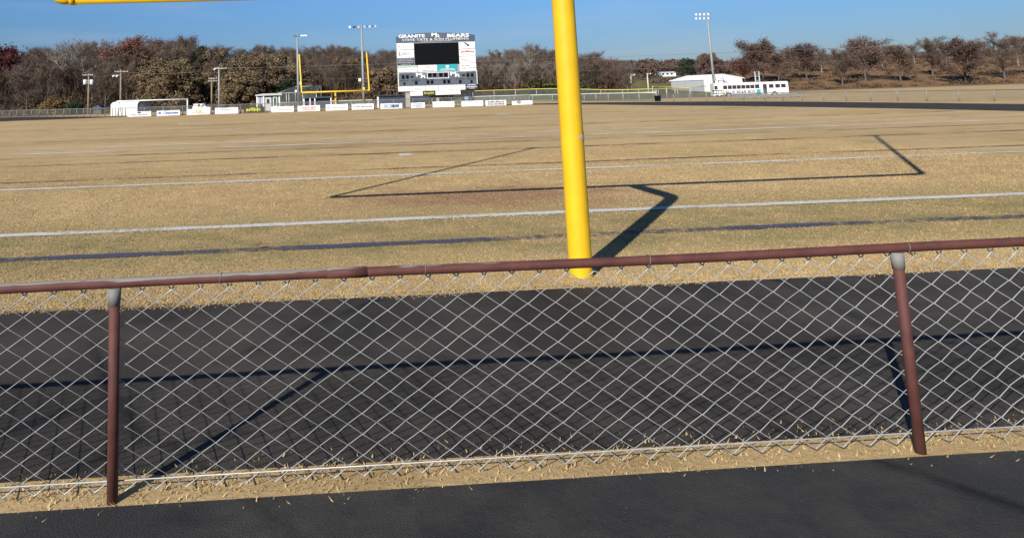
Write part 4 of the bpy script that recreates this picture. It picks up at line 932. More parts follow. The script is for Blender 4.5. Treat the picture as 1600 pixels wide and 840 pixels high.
def bus():
    Y = 118.; zg = terrain(52, Y)
    a = at(1121, 140, Y).x; b = at(1226, 140, Y).x; zt = at(1160, 129.0, Y).z; zb = at(1160, 150.5, Y).z
    z = lambda py, px=1160: at(px, py, Y).z
    X = lambda px: at(px, 140, Y).x
    root = thing('bus', ((a+b)/2, Y, zg), 'white team bus with dark windows and block lettering beside the metal building', 'bus')
    zb = zg+.45; W_ = 2.5; hr = .28
    prof = [(0, zb), (0, zt-hr), (.10, zt-.09), (.35, zt), (W_-.35, zt), (W_-.1, zt-.09), (W_, zt-hr), (W_, zb)]
    m = MB(); n_ = len(prof); m.add([(a, Y+p, q) for p, q in prof]+[(b, Y+p, q) for p, q in prof], [(i, i+n_, (i+1) % n_+n_, (i+1) % n_) for i in range(n_)]+[tuple(range(n_-1, -1, -1)), tuple(range(n_, 2*n_))]); m.build('body', M['white'], root)
    h = zt-zb; wz0, wz1 = z(138.8), z(133.0)
    for i, px in enumerate((1134, 1140.7, 1147.2, 1153.6, 1160, 1166.4, 1172.8)):
        m = MB(); m.box2((X(px), Y-.002, wz0), (X(px+5.7), Y-.03, wz1)); m.build('window', M['glass'], root)
    m = MB(); m.box2((X(1179.5), Y-.002, wz0), (X(1185.6), Y-.03, wz1+.03)); m.build('window', M['glass'], root)
    m = MB(); m.box2((X(1121.5), Y-.002, wz0), (X(1126), Y-.03, wz1)); m.build('window', M['glass'], root)
    m = MB(); m.box2((X(1190.5), Y-.002, zb+.1), (X(1196), Y-.035, wz1+.05)); d = m.build('door', M['lampdark'], root)
    m = MB(); m.box2((X(1190.9), Y-.04, zb+h*.45), (X(1195.6), Y-.05, wz1)); m.build('pane', M['glass'], d)
    m = MB(); m.box2((X(1131), Y-.002, zb), (X(1189), Y-.02, z(147.0))); m.build('skirt', M['darkroof'], root)
    text_mb('BLUE BEAR BUS', X(1137), X(1179), z(146.3), z(141.3), Y-.015, .02).build('lettering', M['navy'], root)
    m = MB(); m.box2((X(1181), Y-.002, z(146.9)), (X(1187), Y-.022, z(140.5))); m.build('wrap_panel', M['teal'], root)
    m = MB(); m.box2((X(1132.5), Y-.002, z(146)), (X(1135.5), Y-.022, z(140.5))); m.build('emblem', M['inkgold'], root)
    for px in (1199, 1208, 1216):
        m = MB(); m.box2((X(px), Y-.002, wz0), (X(px+6.5), Y-.03, wz1)); m.build('window', M['glass'], root)
    for px in (1141, 1206):
        m = MB(); m.tube([(X(px), Y-.06, zg+.48), (X(px), Y+.28, zg+.48)], .48, 18); wl = m.build('wheel', M['tyre'], root); m = MB(); m.tube([(X(px), Y-.08, zg+.48), (X(px), Y-.062, zg+.48)], .24, 14); m.build('rim', M['galv'], wl)
    root.rotation_euler.z = -.22
    # golf cart at the rear corner of the bus
    Yc = 112.; c0, c1 = at(1118, 146, Yc).x, at(1129, 146, Yc).x; zg2 = terrain(50, Yc)
    r2 = thing('golf_cart', ((c0+c1)/2, Yc, zg2), 'small white golf cart with dark green canopy at the left end of the bus', 'golf cart')
    zt2 = at(1123, 141, Yc).z
    m = MB(); m.prism([(c0+.15, zg2+.3), (c1, zg2+.3), (c1, zg2+.75), (c0+.8, zg2+.85), (c0+.3, zg2+.8)], Yc, Yc+1.1); m.build('body', M['white'], r2)
    m = MB(); m.add([], []); m.box2((c0, Yc-.05, zt2-.14), (c1, Yc+1.15, zt2)); m.build('canopy', M['greenpaint'], r2)
    for x, y in ((c0+.2, Yc+.05), (c1-.1, Yc+.05), (c0+.2, Yc+1.05), (c1-.1, Yc+1.05)): m = MB(); m.box((x, y, (zg2+.7+zt2-.144)/2), (.06, .06, zt2-.144-zg2-.7)); m.build('canopy_post', M['char'], r2)
    for k in (.28, .8): x = c0+(c1-c0)*k; m = MB(); m.tube([(x, Yc-.03, zg2+.24), (x, Yc+.2, zg2+.24)], .24, 14); m.build('wheel', M['tyre'], r2)
bus()
def bleachers():
    Y = 74.; a, b = at(1151, 152, Y).x, at(1262, 152, Y).x
    root = thing('bleachers', ((a+b)/2, Y, 0), 'low grey aluminium bleachers standing in front of the bus', 'bleachers')
    for k in range(4):
        z = .14+.10*k; y = Y+.5*k
        m = MB(); m.box2((a, y, z), (b, y+.26, z+.05)); m.build('seat_plank', M['greypole'], root)
    nx = 10
    for i in range(nx+1):
        x = a+(b-a)*i/nx; m = MB(); m.tube([(x, Y+.05, 0), (x, Y+1.75, .44)], .03, 5); m.tube([(x, Y+1.7, 0), (x, Y+1.7, .44)], .03, 5); m.tube([(x, Y+.8, 0), (x, Y+.8, .24)], .025, 5); m.build('support_frame', M['greypole'], root)
bleachers()
def stacks():
    Y = 190.
    zs = terrain(at(1183, 120, Y).x, Y); p = at(1183, 120, Y)
    root = thing('pipe_tower', (p.x, Y, zs), 'pair of grey upright pipes with dark caps on the brown hill behind the bus', 'tower')
    for px, pt in ((1180, 111.5), (1186.3, 111)):
        x = at(px, 120, Y).x; zt = at(px, pt, Y).z; m = MB(); m.tube([(x, Y, zs), (x, Y, zt)], pxw(1.0, Y), 12); m.build('pipe', M['lampgrey'], root)
        m = MB(); m.tube([(x, Y, zt), (x, Y, zt+pxw(2.4, Y))], pxw(1.9, Y), 12); m.build('cap', M['char'], root)
    x0, x1 = at(1181.5, 120, Y).x, at(1184.8, 120, Y).x; m = MB()
    for k in range(4): zz = zs+1+1.1*k; m.box2((x0, Y-.1, zz), (x1, Y+.1, zz+.22))
    m.build('lattice', M['greypole'], root)
    # far long white building and two houses on the slope
    Y = 522.; a, b = at(1029.5, 116, Y), at(1056, 114, Y); zg = terrain((a.x+b.x)/2, Y); zt = at(1043, 112.2, Y).z; zm = at(1043, 114.2, Y).z
    r2 = thing('mobile_home', ((a.x+b.x)/2, Y, zg), 'long low white house far off on the green slope', 'house')
    m = MB(); m.box2((a.x, Y, zg), (b.x, Y+8, zm)); m.build('wall', M['white'], r2)
    m = MB(); m.add([(a.x-.3, Y-.5, zm), (b.x+.3, Y-.5, zm), (b.x+.3, Y+4, zt), (a.x-.3, Y+4, zt), (a.x-.3, Y+8.5, zm), (b.x+.3, Y+8.5, zm)], [(0, 1, 2, 3), (3, 2, 5, 4), (0, 3, 4), (1, 5, 2)]); m.build('roof', M['roofw'], r2)
    for k in (.2, .45, .7): x = a.x+(b.x-a.x)*k; m = MB(); m.box2((x, Y-.01, zg+(zm-zg)*.45), (x+1.4, Y-.06, zm-.2)); m.build('window', M['glass'], r2)
    for px, py, lab in ((1026, 107.5, 'tiny grey roofed house among the far trees above the long white house'), (1081, 100, 'tiny white gabled house high in the far red trees')):
        Y = 560.; c = at(px, py+2, Y); zg = terrain(c.x, Y); hw = pxw(2.6, Y)
        r3 = thing('house', (c.x, Y, zg), lab, 'house'); zt = at(px, py, Y).z; zm = at(px, py+1.6, Y).z
        m = MB(); m.box2((c.x-hw, Y, zg), (c.x+hw, Y+7, zm)); m.build('wall', M['white'], r3)
        m = MB(); m.prism([(c.x-hw-.4, zm), (c.x+hw+.4, zm), (c.x, zt+.4)], Y-.4, Y+7.4); m.build('roof', M['grey'], r3)
stacks()
#TREES
# ------------------------------------------------------------------ trees
def limb_skeleton(r, h, rad, nl=13, lean=0.0, base=.22, syc=False):
    """tubes (list of (pts, radii)) and twig seeds (pos, dir)"""
    tubes = []; seeds = []
    la = r.uniform(0, 6.28)
    trunk = []; n_ = 7
    for i in range(n_+1):
        t = i/n_; k = lean*t*t*h
        trunk.append(Vector((math.cos(la)*k+r.uniform(-.08, .08)*t*2, math.sin(la)*k+r.uniform(-.08, .08)*t*2, h*.86*t)))
    r0 = h*(.020 if not syc else .024)
    tubes.append((trunk, [r0*(1.25 if i == 0 else 1)*(1-.85*i/n_)+.02 for i in range(n_+1)]))
    for i in range(nl):
        t = base+(.95-base)*(i+r.random()*.8)/nl; idx = min(n_-1, int(t*n_)); fr = t*n_-idx
        p = trunk[idx].lerp(trunk[idx+1], fr); a = i*2.4+r.uniform(-.6, .6)
        prof = math.sin(math.pi*min(1, max(.05, (t-base)/(1-base)*.82+.18)))**.6
        ln = rad*prof*r.uniform(.75, 1.1)+.3; el = r.uniform(.25, .75)+.5*t
        d = Vector((math.cos(a)*math.cos(el), math.sin(a)*math.cos(el), math.sin(el)))
        pts = [p]; cur = p.copy(); dd = d.copy()
        for s in range(4):
            dd = (dd+Vector((r.uniform(-.28, .28), r.uniform(-.28, .28), r.uniform(-.05, .25)))).normalized(); cur = cur+dd*ln/4*1.15; pts.append(cur.copy())
        rr = r0*(1-.8*t)*.55+.015; tubes.append((pts, [rr, rr*.75, rr*.55, rr*.35, .012]))
        for s in range(1, 5):
            for q in range(3):
                d2 = (dd+Vector((r.uniform(-1, 1), r.uniform(-1, 1), r.uniform(-.3, .9)))).normalized(); l2 = ln*r.uniform(.25, .5)
                e = pts[s]+d2*l2; tubes.append(([pts[s], pts[s].lerp(e, .5)+Vector((0, 0, .05)), e], [rr*.35, rr*.22, .01]))
                for k in (.35, .7, 1.0): seeds.append((pts[s].lerp(e, k), d2))
    seeds.append((trunk[-1], Vector((0, 0, 1))))
    return tubes, seeds
def tris_mesh(name, V, mats):
    n_ = len(V); k = V.shape[1]
    me = bpy.data.meshes.new(name); me.vertices.add(n_*k); me.vertices.foreach_set('co', V.reshape(-1))
    me.loops.add(n_*k); me.loops.foreach_set('vertex_index', np.arange(n_*k, dtype=np.int32))
    me.polygons.add(n_); me.polygons.foreach_set('loop_start', np.arange(0, n_*k, k, dtype=np.int32)); me.polygons.foreach_set('loop_total', np.full(n_, k, dtype=np.int32))
    for m in mats: me.materials.append(m)
    me.update(calc_edges=True); return me
def twig_tris(rs, seeds, N, ln, wd):
    P = np.array([s[0][:] for s in seeds]); D = np.array([s[1][:] for s in seeds])
    i = rs.randint(0, len(P), N); d = D[i]*.7+rs.normal(0, .55, (N, 3)); d[:, 2] += .30; d /= np.linalg.norm(d, axis=1)[:, None]
    L_ = rs.uniform(.4, 1.0, N)*ln; s = np.cross(d, rs.normal(0, 1, (N, 3))); s /= np.linalg.norm(s, axis=1)[:, None]; w_ = rs.uniform(.6, 1.2, N)[:, None]*wd
    p = P[i]+rs.normal(0, .12, (N, 3)); V = np.zeros((N, 3, 3)); V[:, 0] = p-s*w_; V[:, 1] = p+s*w_; V[:, 2] = p+d*L_[:, None]
    return V
def leaf_quads(rs, C, size, out=None):
    N = len(C); a = rs.normal(0, 1, (N, 3))
    if out is not None: a = out+rs.normal(0, .45, (N, 3))
    a /= np.linalg.norm(a, axis=1)[:, None]; b = np.cross(a, rs.normal(0, 1, (N, 3))); b /= np.linalg.norm(b, axis=1)[:, None]; c = np.cross(a, b)
    s = (rs.uniform(.6, 1.25, N)*size)[:, None]; b = b*s; c = c*s*.75
    V = np.zeros((N, 4, 3)); V[:, 0] = C-b; V[:, 1] = C-c; V[:, 2] = C+b*1.1; V[:, 3] = C+c
    return V
def tri2quad(V): return np.concatenate([V, V[:, 2:3]*.999+V[:, 1:2]*.001], 1)
def trunk_mesh(tubes, mat, nmax=None):
    m = MB()
    for pts, rad in tubes[:nmax]: m.tube(pts, rad, 5, False)
    me = bpy.data.meshes.new('trunk'); me.from_pydata(m.v, [], m.f); me.materials.append(mat); me.polygons.foreach_set('use_smooth', [True]*len(m.f)); me.update(); return me
PROTO = {}
M['sapbark'] = paint('pale_grey_bark', (.24, .205, .175), .9, .35, 1.0)
M['ptwig'] = leafy('pale_brown_twigs', [(.078, .057, .046), (.122, .091, .075), (.172, .132, .112)], .85, .1)
def bare_proto(seed, bark, twig, leaf=None, leafn=0, N=4200, rad=4.2, lean=0, h=12, wd=.030, base=.22, nl=13, ln=1.5, leaf_size=.22):
    r = random.Random(seed); rs = np.random.RandomState(seed)
    tubes, seeds = limb_skeleton(r, h, rad, nl, lean, base, twig is M['sytwig'])
    V = tri2quad(twig_tris(rs, seeds, N, ln, wd)); mats = [twig]; mi = np.zeros(len(V), dtype=np.int32)
    if leaf:
        P = np.array([s[0][:] for s in seeds]); keep = rs.choice(len(P), max(5, int(len(P)*.85)), replace=False); i = keep[rs.randint(0, len(keep), leafn)]
        Q = leaf_quads(rs, P[i]+rs.normal(0, .60, (leafn, 3)), leaf_size); V = np.concatenate([V, Q]); mats.append(leaf); mi = np.concatenate([mi, np.ones(leafn, dtype=np.int32)])
    cm = tris_mesh('crown', V, mats); cm.polygons.foreach_set('material_index', mi)
    return trunk_mesh(tubes, bark), cm, h
def vine_proto(seed, leaf, h=12, rad=4.6, N=11500, size=.225, n_cl=46, tall=1.0):
    r = random.Random(seed); rs = np.random.RandomState(seed); C = []; O = []
    per = N//n_cl; cl = []
    for k in range(n_cl):
        t = r.random(); z = h*(.04+.90*t); lim = rad*(1.0-.15*abs(2*t-.7)) if t < .72 else rad*math.sqrt(max(.03, 1-((t-.72)/.30)**2))
        a = r.uniform(0, 6.28); q = lim*r.uniform(.60, .98); cl.append((math.cos(a)*q, math.sin(a)*q, z, r.uniform(.75, 1.65)))
    for x, y, z, cr in cl:
        d = rs.normal(0, 1, (per, 3)); d[:, 2] = d[:, 2]*.8+.15; d /= np.linalg.norm(d, axis=1)[:, None]
        rr = cr*(1-.28*rs.uniform(0, 1, per)**2); c = np.array([x, y, z])+d*rr[:, None]*np.array([1, 1, 1.15]); c[:, 2] -= rs.exponential(.28, per)
        C.append(c); O.append(d)
    C = np.concatenate(C); O = np.concatenate(O); k = C[:, 2] > .02; C, O = C[k], O[k]
    V = leaf_quads(rs, C, size, O)
    # coarse inner leaves so that the mass is dense
    n2 = 1300; a = rs.uniform(0, 6.28, n2); z = rs.uniform(.03, .86, n2)*h; q = rad*.62*np.sqrt(rs.uniform(0, 1, n2)); V2 = leaf_quads(rs, np.c_[np.cos(a)*q, np.sin(a)*q, z], .40)
    tubes, _ = limb_skeleton(r, h*.9, rad*.6, 8)
    return trunk_mesh(tubes, M['bark']), tris_mesh('crown', np.concatenate([V, V2]), [leaf]), h
for i in range(6): PROTO['bare%d' % i] = bare_proto(100+i, M['bark'], M['twig'], None, 0, 4600, 4.0+.5*(i % 3), .03*(i % 3))
for i in range(4): PROTO['russet%d' % i] = bare_proto(200+i, M['bark'], M['twig'], M['russet'], 3000, 3600, 4.3, .02, leaf_size=.16)
for i in range(2): PROTO['red%d' % i] = bare_proto(230+i, M['bark'], M['twig'], M['redleaf'], 5000, 2600, 4.4, .02, leaf_size=.17)
for i in range(4): PROTO['feather%d' % i] = bare_proto(400+i, M['sapbark'], M['ptwig'], None, 0, 3400, 4.4, .02, base=.30, nl=14, ln=2.1, wd=.022)
for i in range(3): PROTO['slim%d' % i] = bare_proto(420+i, M['sapbark'], M['twig'], None, 0, 2000, 2.3, .06*(i+.5), base=.55, nl=10, wd=.026)
PROTO['wine0'] = bare_proto(240, M['bark'], M['twig'], M['wine'], 7000, 1200, 4.2, .0, leaf_size=.2)
for i in range(2): PROTO['oak%d' % i] = bare_proto(250+i, M['bark'], M['twig'], M['oakleaf'], 9000, 3800, 5.4, .02, leaf_size=.15)
for i in range(3): PROTO['syc%d' % i] = bare_proto(260+i, M['sycbark'], M['sytwig'], None, 0, 2600, 4.8, .05, nl=11, base=.30, wd=.026)
for i in range(5): PROTO['vine%d' % i] = vine_proto(300+i, M['vine'], 12, 4.3+.4*(i % 3))
for i in range(2): PROTO['ever%d' % i] = vine_proto(330+i, M['evergreen'], 12, 3.6, 6500, .25)
for i in range(2): PROTO['shrubred%d' % i] = vine_proto(340+i, M['burning'], 4, 2.2, 2600, .16, 22)
PROTO['shrubgreen0'] = vine_proto(345, M['olive'], 4, 2.3, 3000, .16, 22)
PROTO['shrubever0'] = vine_proto(346, M['evergreen'], 4, 2.0, 2600, .16, 20)
PROTO['dome0'] = vine_proto(349, M['oakleaf'], 12, 6.0, 12000, .22, 60)
PROTO['mound0'] = vine_proto(347, M['gold'], 4, 3.0, 4200, .15, 30)
NAMES = {'dome': 'oak_tree', 'feather': 'feathery_tree', 'slim': 'slim_tree', 'bare': 'bare_tree', 'russet': 'russet_tree', 'red': 'red_tree', 'wine': 'wine_red_tree', 'oak': 'oak_tree', 'syc': 'sycamore_tree', 'vine': 'vine_covered_tree', 'ever': 'evergreen_tree', 'shrubred': 'red_shrub', 'shrubgreen': 'green_shrub', 'shrubever': 'evergreen_shrub', 'mound': 'vine_mound'}
TREES = []
def plant(kind, x, y, h, wide, label, group=None, cat='tree', rz=None):
    tm, cm, ph = PROTO[kind]; base = kind.rstrip('0123456789'); z = terrain(x, y)-.05
    if base in ('bare', 'russet', 'red', 'wine', 'oak', 'syc', 'feather', 'slim'): h *= .86; wide *= 1.1
    o = bpy.data.objects.new(NAMES[base], None); COL.objects.link(o); o.location = (x, y, z); o.rotation_euler = (0, 0, rnd.uniform(0, 6.28) if rz is None else rz)
    sz = h/ph; o.scale = (sz*wide, sz*wide, sz); tag(o, label, cat, group)
    a = bpy.data.objects.new('trunk', tm); b = bpy.data.objects.new('crown', cm)
    for q in (a, b): COL.objects.link(q); q.parent = o
    TREES.append(o); return o
def sky_y(px):
    pts = [(-150, 62), (-60, 66), (0, 70), (12, 76), (30, 74), (60, 68), (90, 70), (110, 62), (125, 60), (150, 63), (165, 73), (180, 68), (190, 58), (205, 54), (220, 58), (250, 57), (280, 59), (300, 62), (318, 74), (330, 67), (345, 72), (372, 73), (400, 68), (407, 65), (430, 75), (460, 69), (480, 69), (500, 77), (522, 68), (535, 68), (560, 74), (590, 79), (605, 72), (618, 70), (650, 76), (700, 80), (745, 86), (760, 82), (770, 75), (785, 75), (800, 72), (830, 69), (848, 64), (858, 72), (880, 76), (905, 82), (920, 82), (937, 79), (948, 89), (965, 91), (990, 96), (1010, 100)]
    for (a, b), (c, d) in zip(pts, pts[1:]):
        if a <= px <= c: return b+(d-b)*(px-a)/(c-a)
    return pts[0][1] if px < pts[0][0] else pts[-1][1]
def at_px(kind, px, Y, ytop, wide, label, group=None, cat='tree', rz=None, minh=1.5):
    p = at(px, ytop, Y); z0 = terrain(p.x, Y); h = max(minh, p.z-z0)
    return plant(kind, p.x, Y, h, wide, label, group, cat, rz)
MARKS = [(-200, 'beyond the left edge fence'), (30, 'above the blue roofed house'), (75, 'left of the golden vine mound'), (118, 'behind the golden vine mound'), (160, 'behind the pole with two transformer cans'), (205, 'above the white garage'), (255, 'behind the soccer goal'), (300, 'above the gold emblem banner'), (345, 'behind the tall grey utility pole'), (395, 'left of the ticket booth'), (440, 'above the ticket booth'), (475, 'behind the left light pole'), (520, 'above the left half of the far crossbar'), (560, 'above the right half of the far crossbar'), (600, 'right of the six lamp light pole'), (640, 'at the left edge of the scoreboard'), (740, 'hidden mostly by the scoreboard'), (775, 'just right of the scoreboard'), (815, 'midway between scoreboard and near yellow post'), (862, 'just left of the near yellow post'), (915, 'behind the near yellow post'), (1010, 'just right of the near yellow post')]
def mark(px):
    m = MARKS[0][1]
    for x, s in MARKS:
        if px <= x: return s
        m = s
    return m
DESC = {'feather': 'tall feathery leafless tree', 'slim': 'slim pale trunked tree', 'bare': 'bare grey brown tree', 'russet': 'thinly russet leaved tree', 'red': 'dull red leaved tree', 'vine': 'tree draped in brown vines', 'ever': 'dark evergreen tree', 'syc': 'pale barked sycamore', 'oak': 'dull red oak'}
GR = {'feather': 'feathery trees of the wood', 'slim': 'slim trees of the wood', 'bare': 'bare trees of the wood', 'russet': 'russet trees of the wood', 'vine': 'vine covered trees of the wood', 'red': 'red trees of the wood', 'syc': 'pale sycamores of the wood'}
tr = random.Random(21)
def kind_for(px, row):
    if row == 4: return tr.choice(['feather', 'feather', 'feather', 'bare', 'feather'])
    if row == 3 and tr.random() < .35: return 'feather'
    if row == 0 and px > 470 and tr.random() < .6: return 'slim'
    if 225 < px < 470: c = ['vine']*7+['bare'] if row < 3 else ['bare', 'bare', 'russet', 'vine']
    elif px <= 225: c = ['bare', 'feather', 'russet', 'feather', 'bare']
    elif px < 620: c = ['bare', 'feather', 'russet', 'feather', 'vine'] if row < 2 else ['bare', 'feather', 'feather', 'russet']
    else: c = ['bare', 'feather', 'feather', 'bare', 'russet']
    return tr.choice(c)
ROWS = [(137, 34, .60, .80, 'front row'), (147, 32, .70, .90, 'second row'), (160, 32, .80, .97, 'middle row'), (178, 32, .86, 1.0, 'upper row'), (200, 34, .88, 1.02, 'hilltop row')]
CNT = {'feather': 4, 'slim': 3, 'bare': 6, 'russet': 4, 'vine': 5}
for ri, (Y0, n_, f0, f1, rowtxt) in enumerate(ROWS):
    x0p, x1p = -130, 985
    n_ = n_+(16 if ri == 4 else 8 if ri == 0 else 0)
    for i in range(n_):
        px = x0p+(x1p-x0p)*(i+tr.uniform(.1, .9))/n_; Y = Y0+tr.uniform(-5, 5)+20*sm(620, 700, px)*(1 if ri < 4 else .4)
        k = kind_for(px, ri); f = tr.uniform(f0, f1)
        if k == 'vine': f = f*(.86 if px < 330 else .93)
        p = at(px, 150, Y); zg = terrain(p.x, Y); hor = at(px, sky_y(px), Y).z-zg
        h = hor*f
        if px > 690 and ri < 1: h *= .95
        wide = tr.uniform(.9, 1.25)*(1.0 if h > 11 else 11/h*.9)
        plant(k+str(tr.randrange(CNT[k])), p.x, Y, h, min(1.9, wide), DESC[k]+', '+rowtxt+', '+mark(px), GR[k])
# particular trees and shrubs
at_px('wine0', -2, 150, 62, 1.1, 'dark wine red tree rising at the left edge above the blue roofed house')
at_px('syc0', 121, 142, 60, 1.15, 'tall pale barked sycamore behind the pole with transformer cans')
at_px('red0', 199, 165, 53.5, 1.25, 'bright rust red tree, the tallest above the white garage')
at_px('red1', 236, 185, 57, 1.0, 'faded red topped tree behind the soccer goal crossbar', None)
at_px('oak0', 285, 185, 58, 1.0, 'bare pinkish domed tree rising above the dark vines')
at_px('ever0', 310, 176, 74, 1.0, 'dark evergreen showing in the gap above the vines')
at_px('bare3', 404, 172, 64.5, 1.2, 'spiky bare tree standing up out of the vines above the ticket booth', 'bare trees of the wood')
at_px('ever1', 452, 134, 118, 1.2, 'dark evergreen mass behind the batting cage roof')
at_px('vine3', 275, 131, 108, 1.55, 'broad mound of brown vines behind the right half of the soccer goal')
at_px('vine1', 375, 129, 112, 1.7, 'broad brown vine mass left of the ticket booth')
at_px('syc1', 768, 160, 96, 1.0, 'pale leaning sycamore just right of the scoreboard', 'pale sycamores of the wood')
at_px('syc2', 816, 159, 73, 1.2, 'spreading white limbed sycamore above the outfield fence', 'pale sycamores of the wood')
at_px('syc0', 803, 158, 100, .8, 'slim pale sycamore pair in front of the white limbed one', 'pale sycamores of the wood')
at_px('syc1', 862, 160, 92, .8, 'pale trunked sycamore partly hidden by the near yellow post', 'pale sycamores of the wood')
at_px('ever0', 929, 160, 104, .8, 'dark evergreen right of the near yellow post')
at_px('oak1', 940, 165, 92, .9, 'dull red bushy tree at the right end of the wood')
for k, px, Y, yt, wd, lab in (('shrubred0', 757, 157, 136.5, 1.5, 'scarlet shrub beside the right edge of the scoreboard'), ('shrubred1', 822, 158, 131, 1.6, 'scarlet shrub under the white limbed sycamore'), ('shrubred0', 943, 160, 124, 1.4, 'dark red shrub at the right end of the wood'), ('shrubgreen0', 848, 156, 123.5, 1.7, 'olive green shrub left of the near yellow post'), ('shrubever0', 868, 158, 126, 1.5, 'dark evergreen shrub against the near yellow post'), ('shrubever0', 926, 160, 118, 1.5, 'tall dark evergreen shrub right of the near yellow post'), ('mound0', 88, 129, 155, 1.25, 'rounded golden brown vine mound behind the left fence'), ('shrubever0', 113, 128, 158, 1.3, 'dark green shrub right of the golden vine mound'), ('shrubever0', 437, 128, 141, 1.4, 'dark evergreen shrub at the left of the batting cage')):
    at_px(k, px, Y, yt, wd, lab, None, 'shrub')
# right hand slope
at_px('dome0', 1108, 335, 83.5, .95, 'large rounded dull red oak on the slope left of the right light pole')
at_px('ever1', 1076, 420, 90, .75, 'dark green pine on the skyline above the white metal building')
at_px('ever0', 1066, 430, 92, .7, 'smaller dark pine on the skyline left of the taller one')
at_px('oak1', 1187, 250, 63.5, 1.45, 'wide pinkish brown oak on the brown hill behind the bus')
at_px('red0', 1160, 255, 85, 1.3, 'low reddish tree at the left foot of the wide oak')
at_px('russet1', 1212, 240, 78, 1.3, 'russet tree close behind the wide oak')
for i, (px, Y, yt, k) in enumerate(((1255, 250, 70, 'oak0'), (1310, 230, 74, 'bare1'), (1345, 240, 60, 'oak1'), (1400, 235, 66, 'russet0'), (1450, 250, 58, 'bare2'), (1500, 225, 62, 'oak0'), (1560, 235, 50, 'bare4'), (1610, 240, 55, 'russet2'), (1235, 300, 80, 'feather1'), (1280, 280, 76, 'feather2'), (1330, 310, 74, 'bare3'), (1375, 290, 70, 'feather0'), (1425, 305, 68, 'feather3'), (1475, 285, 66, 'bare5'), (1530, 300, 64, 'feather1'), (1585, 280, 58, 'feather2'))):
    at_px(k, px, Y, yt, 1.35, ['broad dull red oak just right of the bus', 'thin bare tree right of the bus', 'tall oak on the brown hill right of the bus', 'russet tree in the gap of the brown hill trees', 'bare tree with open crown on the right hill', 'dull red oak near the right side of the hill', 'tall bare tree close to the right edge', 'russet tree cut by the right edge', 'feathery bare tree just behind the broad dull red oak', 'feathery bare tree between red oak and thin bare tree', 'small bare tree behind the tall hill oak', 'feathery bare tree left of the hill russet', 'feathery bare tree right of the hill russet', 'bare tree behind the right hill oak', 'feathery bare tree right of the second hill oak', 'feathery bare tree by the last tall bare tree'][i])
# far wood across the valley: one mass
def far_wood():
    rs = np.random.RandomState(77); Vs = []; mi = []
    r = random.Random(9)
    for i in range(620):
        px = r.uniform(925, 1215) if i < 330 else r.uniform(1120, 1660); Y = r.uniform(430, 720) if i < 330 else r.uniform(335, 480)
        skyl = 96 if px < 1000 else (93 if px < 1100 else 95)
        if px > 1128: skyl = 98 if px < 1200 else 98-(px-1200)*.03
        p = at(px, skyl, Y); zg = terrain(p.x, Y); x = p.x
        if 1015 < px < 1068 and Y < 545: continue
        h = r.uniform(9, 15) if px < 1128 else r.uniform(6, 11)
        h = min(h, max(4.5, p.z-zg+r.uniform(-2.0, 1.2))); wd = h*r.uniform(.45, .7)
        n_ = 360; d = rs.normal(0, 1, (n_, 3)); d /= np.linalg.norm(d, axis=1)[:, None]; q = rs.uniform(.45, 1, n_)[:, None]
        C = np.array([x, Y, zg+h*.56])+d*q*np.array([wd, wd, h*.46]); V = leaf_quads(rs, C, h*.062, d); Vs.append(V)
        m_ = r.choice([0, 0, 0, 0, 1, 1, 1, 2, 2, 3] if px < 1100 else [0, 0, 1, 2]); mi += [m_]*n_
    for i in range(150):       # scrub on the slope below
        px = r.uniform(960, 1190); Y = r.uniform(330, 430); p = at(px, 110, Y); zg = terrain(p.x, Y); h = r.uniform(1.5, 4.5); n_ = 60
        if 1000 < px < 1070: h = min(h, 1.2)
        d = rs.normal(0, 1, (n_, 3)); d /= np.linalg.norm(d, axis=1)[:, None]
        Vs.append(leaf_quads(rs, np.array([p.x, Y, zg+h*.45])+d*rs.uniform(.4, 1, n_)[:, None]*np.array([h, h, h*.5]), .35, d)); mi += [r.choice([0, 1, 1])]*n_
    V = np.concatenate(Vs); me = tris_mesh('distant_wood', V, [leafy('far_bare_wood', [(.07, .052, .045), (.10, .077, .067), (.135, .105, .093)], .9, .05), leafy('far_red_wood', [(.075, .043, .037), (.11, .067, .058), (.14, .09, .078)], .9, .05), leafy('far_russet_wood', [(.07, .047, .034), (.10, .067, .048), (.13, .092, .068)], .9, .05), leafy('far_pine_wood', [(.03, .038, .03), (.05, .06, .046), (.075, .085, .065)], .9, .05)]); me.polygons.foreach_set('material_index', np.array(mi, dtype=np.int32))
    o = bpy.data.objects.new('distant_wood', me); COL.objects.link(o); tag(o, 'reddish brown wood on the far slopes across the valley', 'wood', kind='stuff')
far_wood()
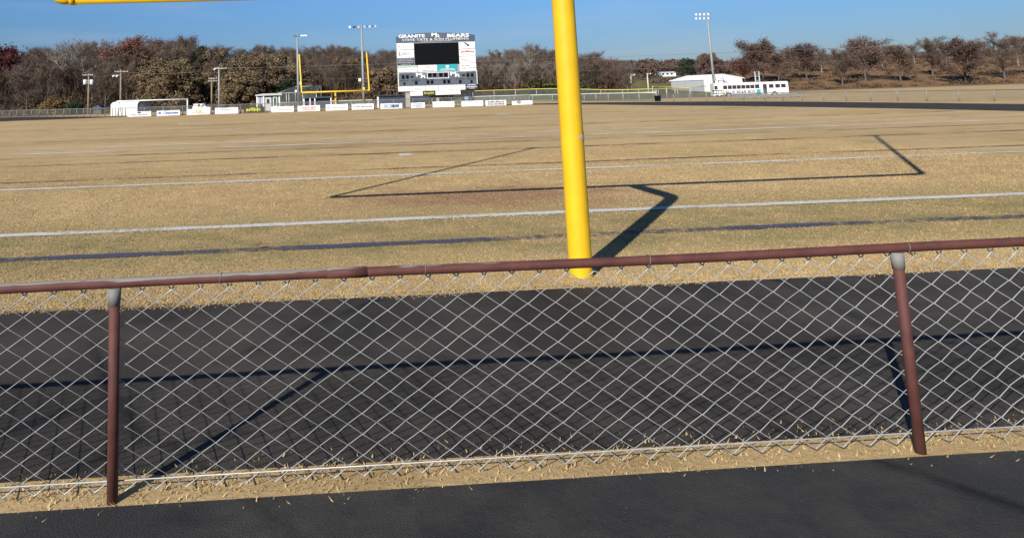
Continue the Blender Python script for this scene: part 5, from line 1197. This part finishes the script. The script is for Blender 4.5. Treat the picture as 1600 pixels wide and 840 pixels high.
# undergrowth along the foot of the wood
def brush():
    rs = np.random.RandomState(31); Vs = []; r = random.Random(12)
    for i in range(330):
        px = r.uniform(-120, 985); Y = r.uniform(127, 150) if px < 640 else r.uniform(156, 168); 
        if r.random() < .3: Y = r.uniform(155, 190)
        p = at(px, 150, Y); zg = terrain(p.x, Y); h = r.uniform(.8, 3.0); n_ = 110
        d = rs.normal(0, 1, (n_, 3)); d[:, 2] = np.abs(d[:, 2]); d /= np.linalg.norm(d, axis=1)[:, None]; C = np.array([p.x, Y, zg])+d*rs.uniform(.3, 1, n_)[:, None]*np.array([h*1.2, h, h])
        s = np.cross(d, rs.normal(0, 1, (n_, 3))); s /= np.linalg.norm(s, axis=1)[:, None]
        V = leaf_quads(rs, C, .2, None); Vs.append(V)
    N = 52000; px = rs.uniform(-130, 985, N); Yb = rs.uniform(131, 190, N)+20*np.clip((px-640)/70, 0, 1)
    k = ~((px > 232) & (px < 465) & (rs.uniform(0, 1, N) < .75)); px, Yb = px[k], Yb[k]; N = len(px)
    P = np.zeros((N, 3))
    for i in range(N): d = ray(px[i], 150); s_ = (Yb[i]-CAM.y)/d.y; xx = CAM.x+d.x*s_; P[i] = (xx, Yb[i], terrain(xx, Yb[i]))
    P[:, 2] += rs.uniform(0, 1, N)**1.3*5.0
    d = rs.normal(0, .34, (N, 3)); d[:, 2] = 1; d /= np.linalg.norm(d, axis=1)[:, None]; L_ = rs.uniform(1.0, 3.2, N)[:, None]; s = np.cross(d, rs.normal(0, 1, (N, 3))); s /= np.linalg.norm(s, axis=1)[:, None]; w_ = rs.uniform(.012, .030, N)[:, None]
    V = np.zeros((N, 4, 3)); V[:, 0] = P-s*w_; V[:, 1] = P+s*w_; V[:, 2] = P+d*L_+s*w_*.2; V[:, 3] = P+d*L_-s*w_*.2; Vs.append(V)
    for i in range(420):       # brush on the brown hill
        pxx = r.uniform(1128, 1660); Y = r.uniform(215, 330); p = at(pxx, 120, Y); zg = terrain(p.x, Y); h = r.uniform(.5, 2.4); n_ = 70
        d = rs.normal(0, 1, (n_, 3)); d[:, 2] = np.abs(d[:, 2]); d /= np.linalg.norm(d, axis=1)[:, None]
        Vs.append(leaf_quads(rs, np.array([p.x, Y, zg])+d*rs.uniform(.2, 1, n_)[:, None]*np.array([h*1.5, h, h*.9]), .22))
    me = tris_mesh('undergrowth', np.concatenate(Vs), [M['russet'] if False else leafy('brown_brush', [(.045, .033, .022), (.085, .06, .038), (.13, .09, .058)])])
    o = bpy.data.objects.new('undergrowth', me); COL.objects.link(o); tag(o, 'brown brush and thin stems through the wood and over the hill', 'brush', kind='stuff')
brush()
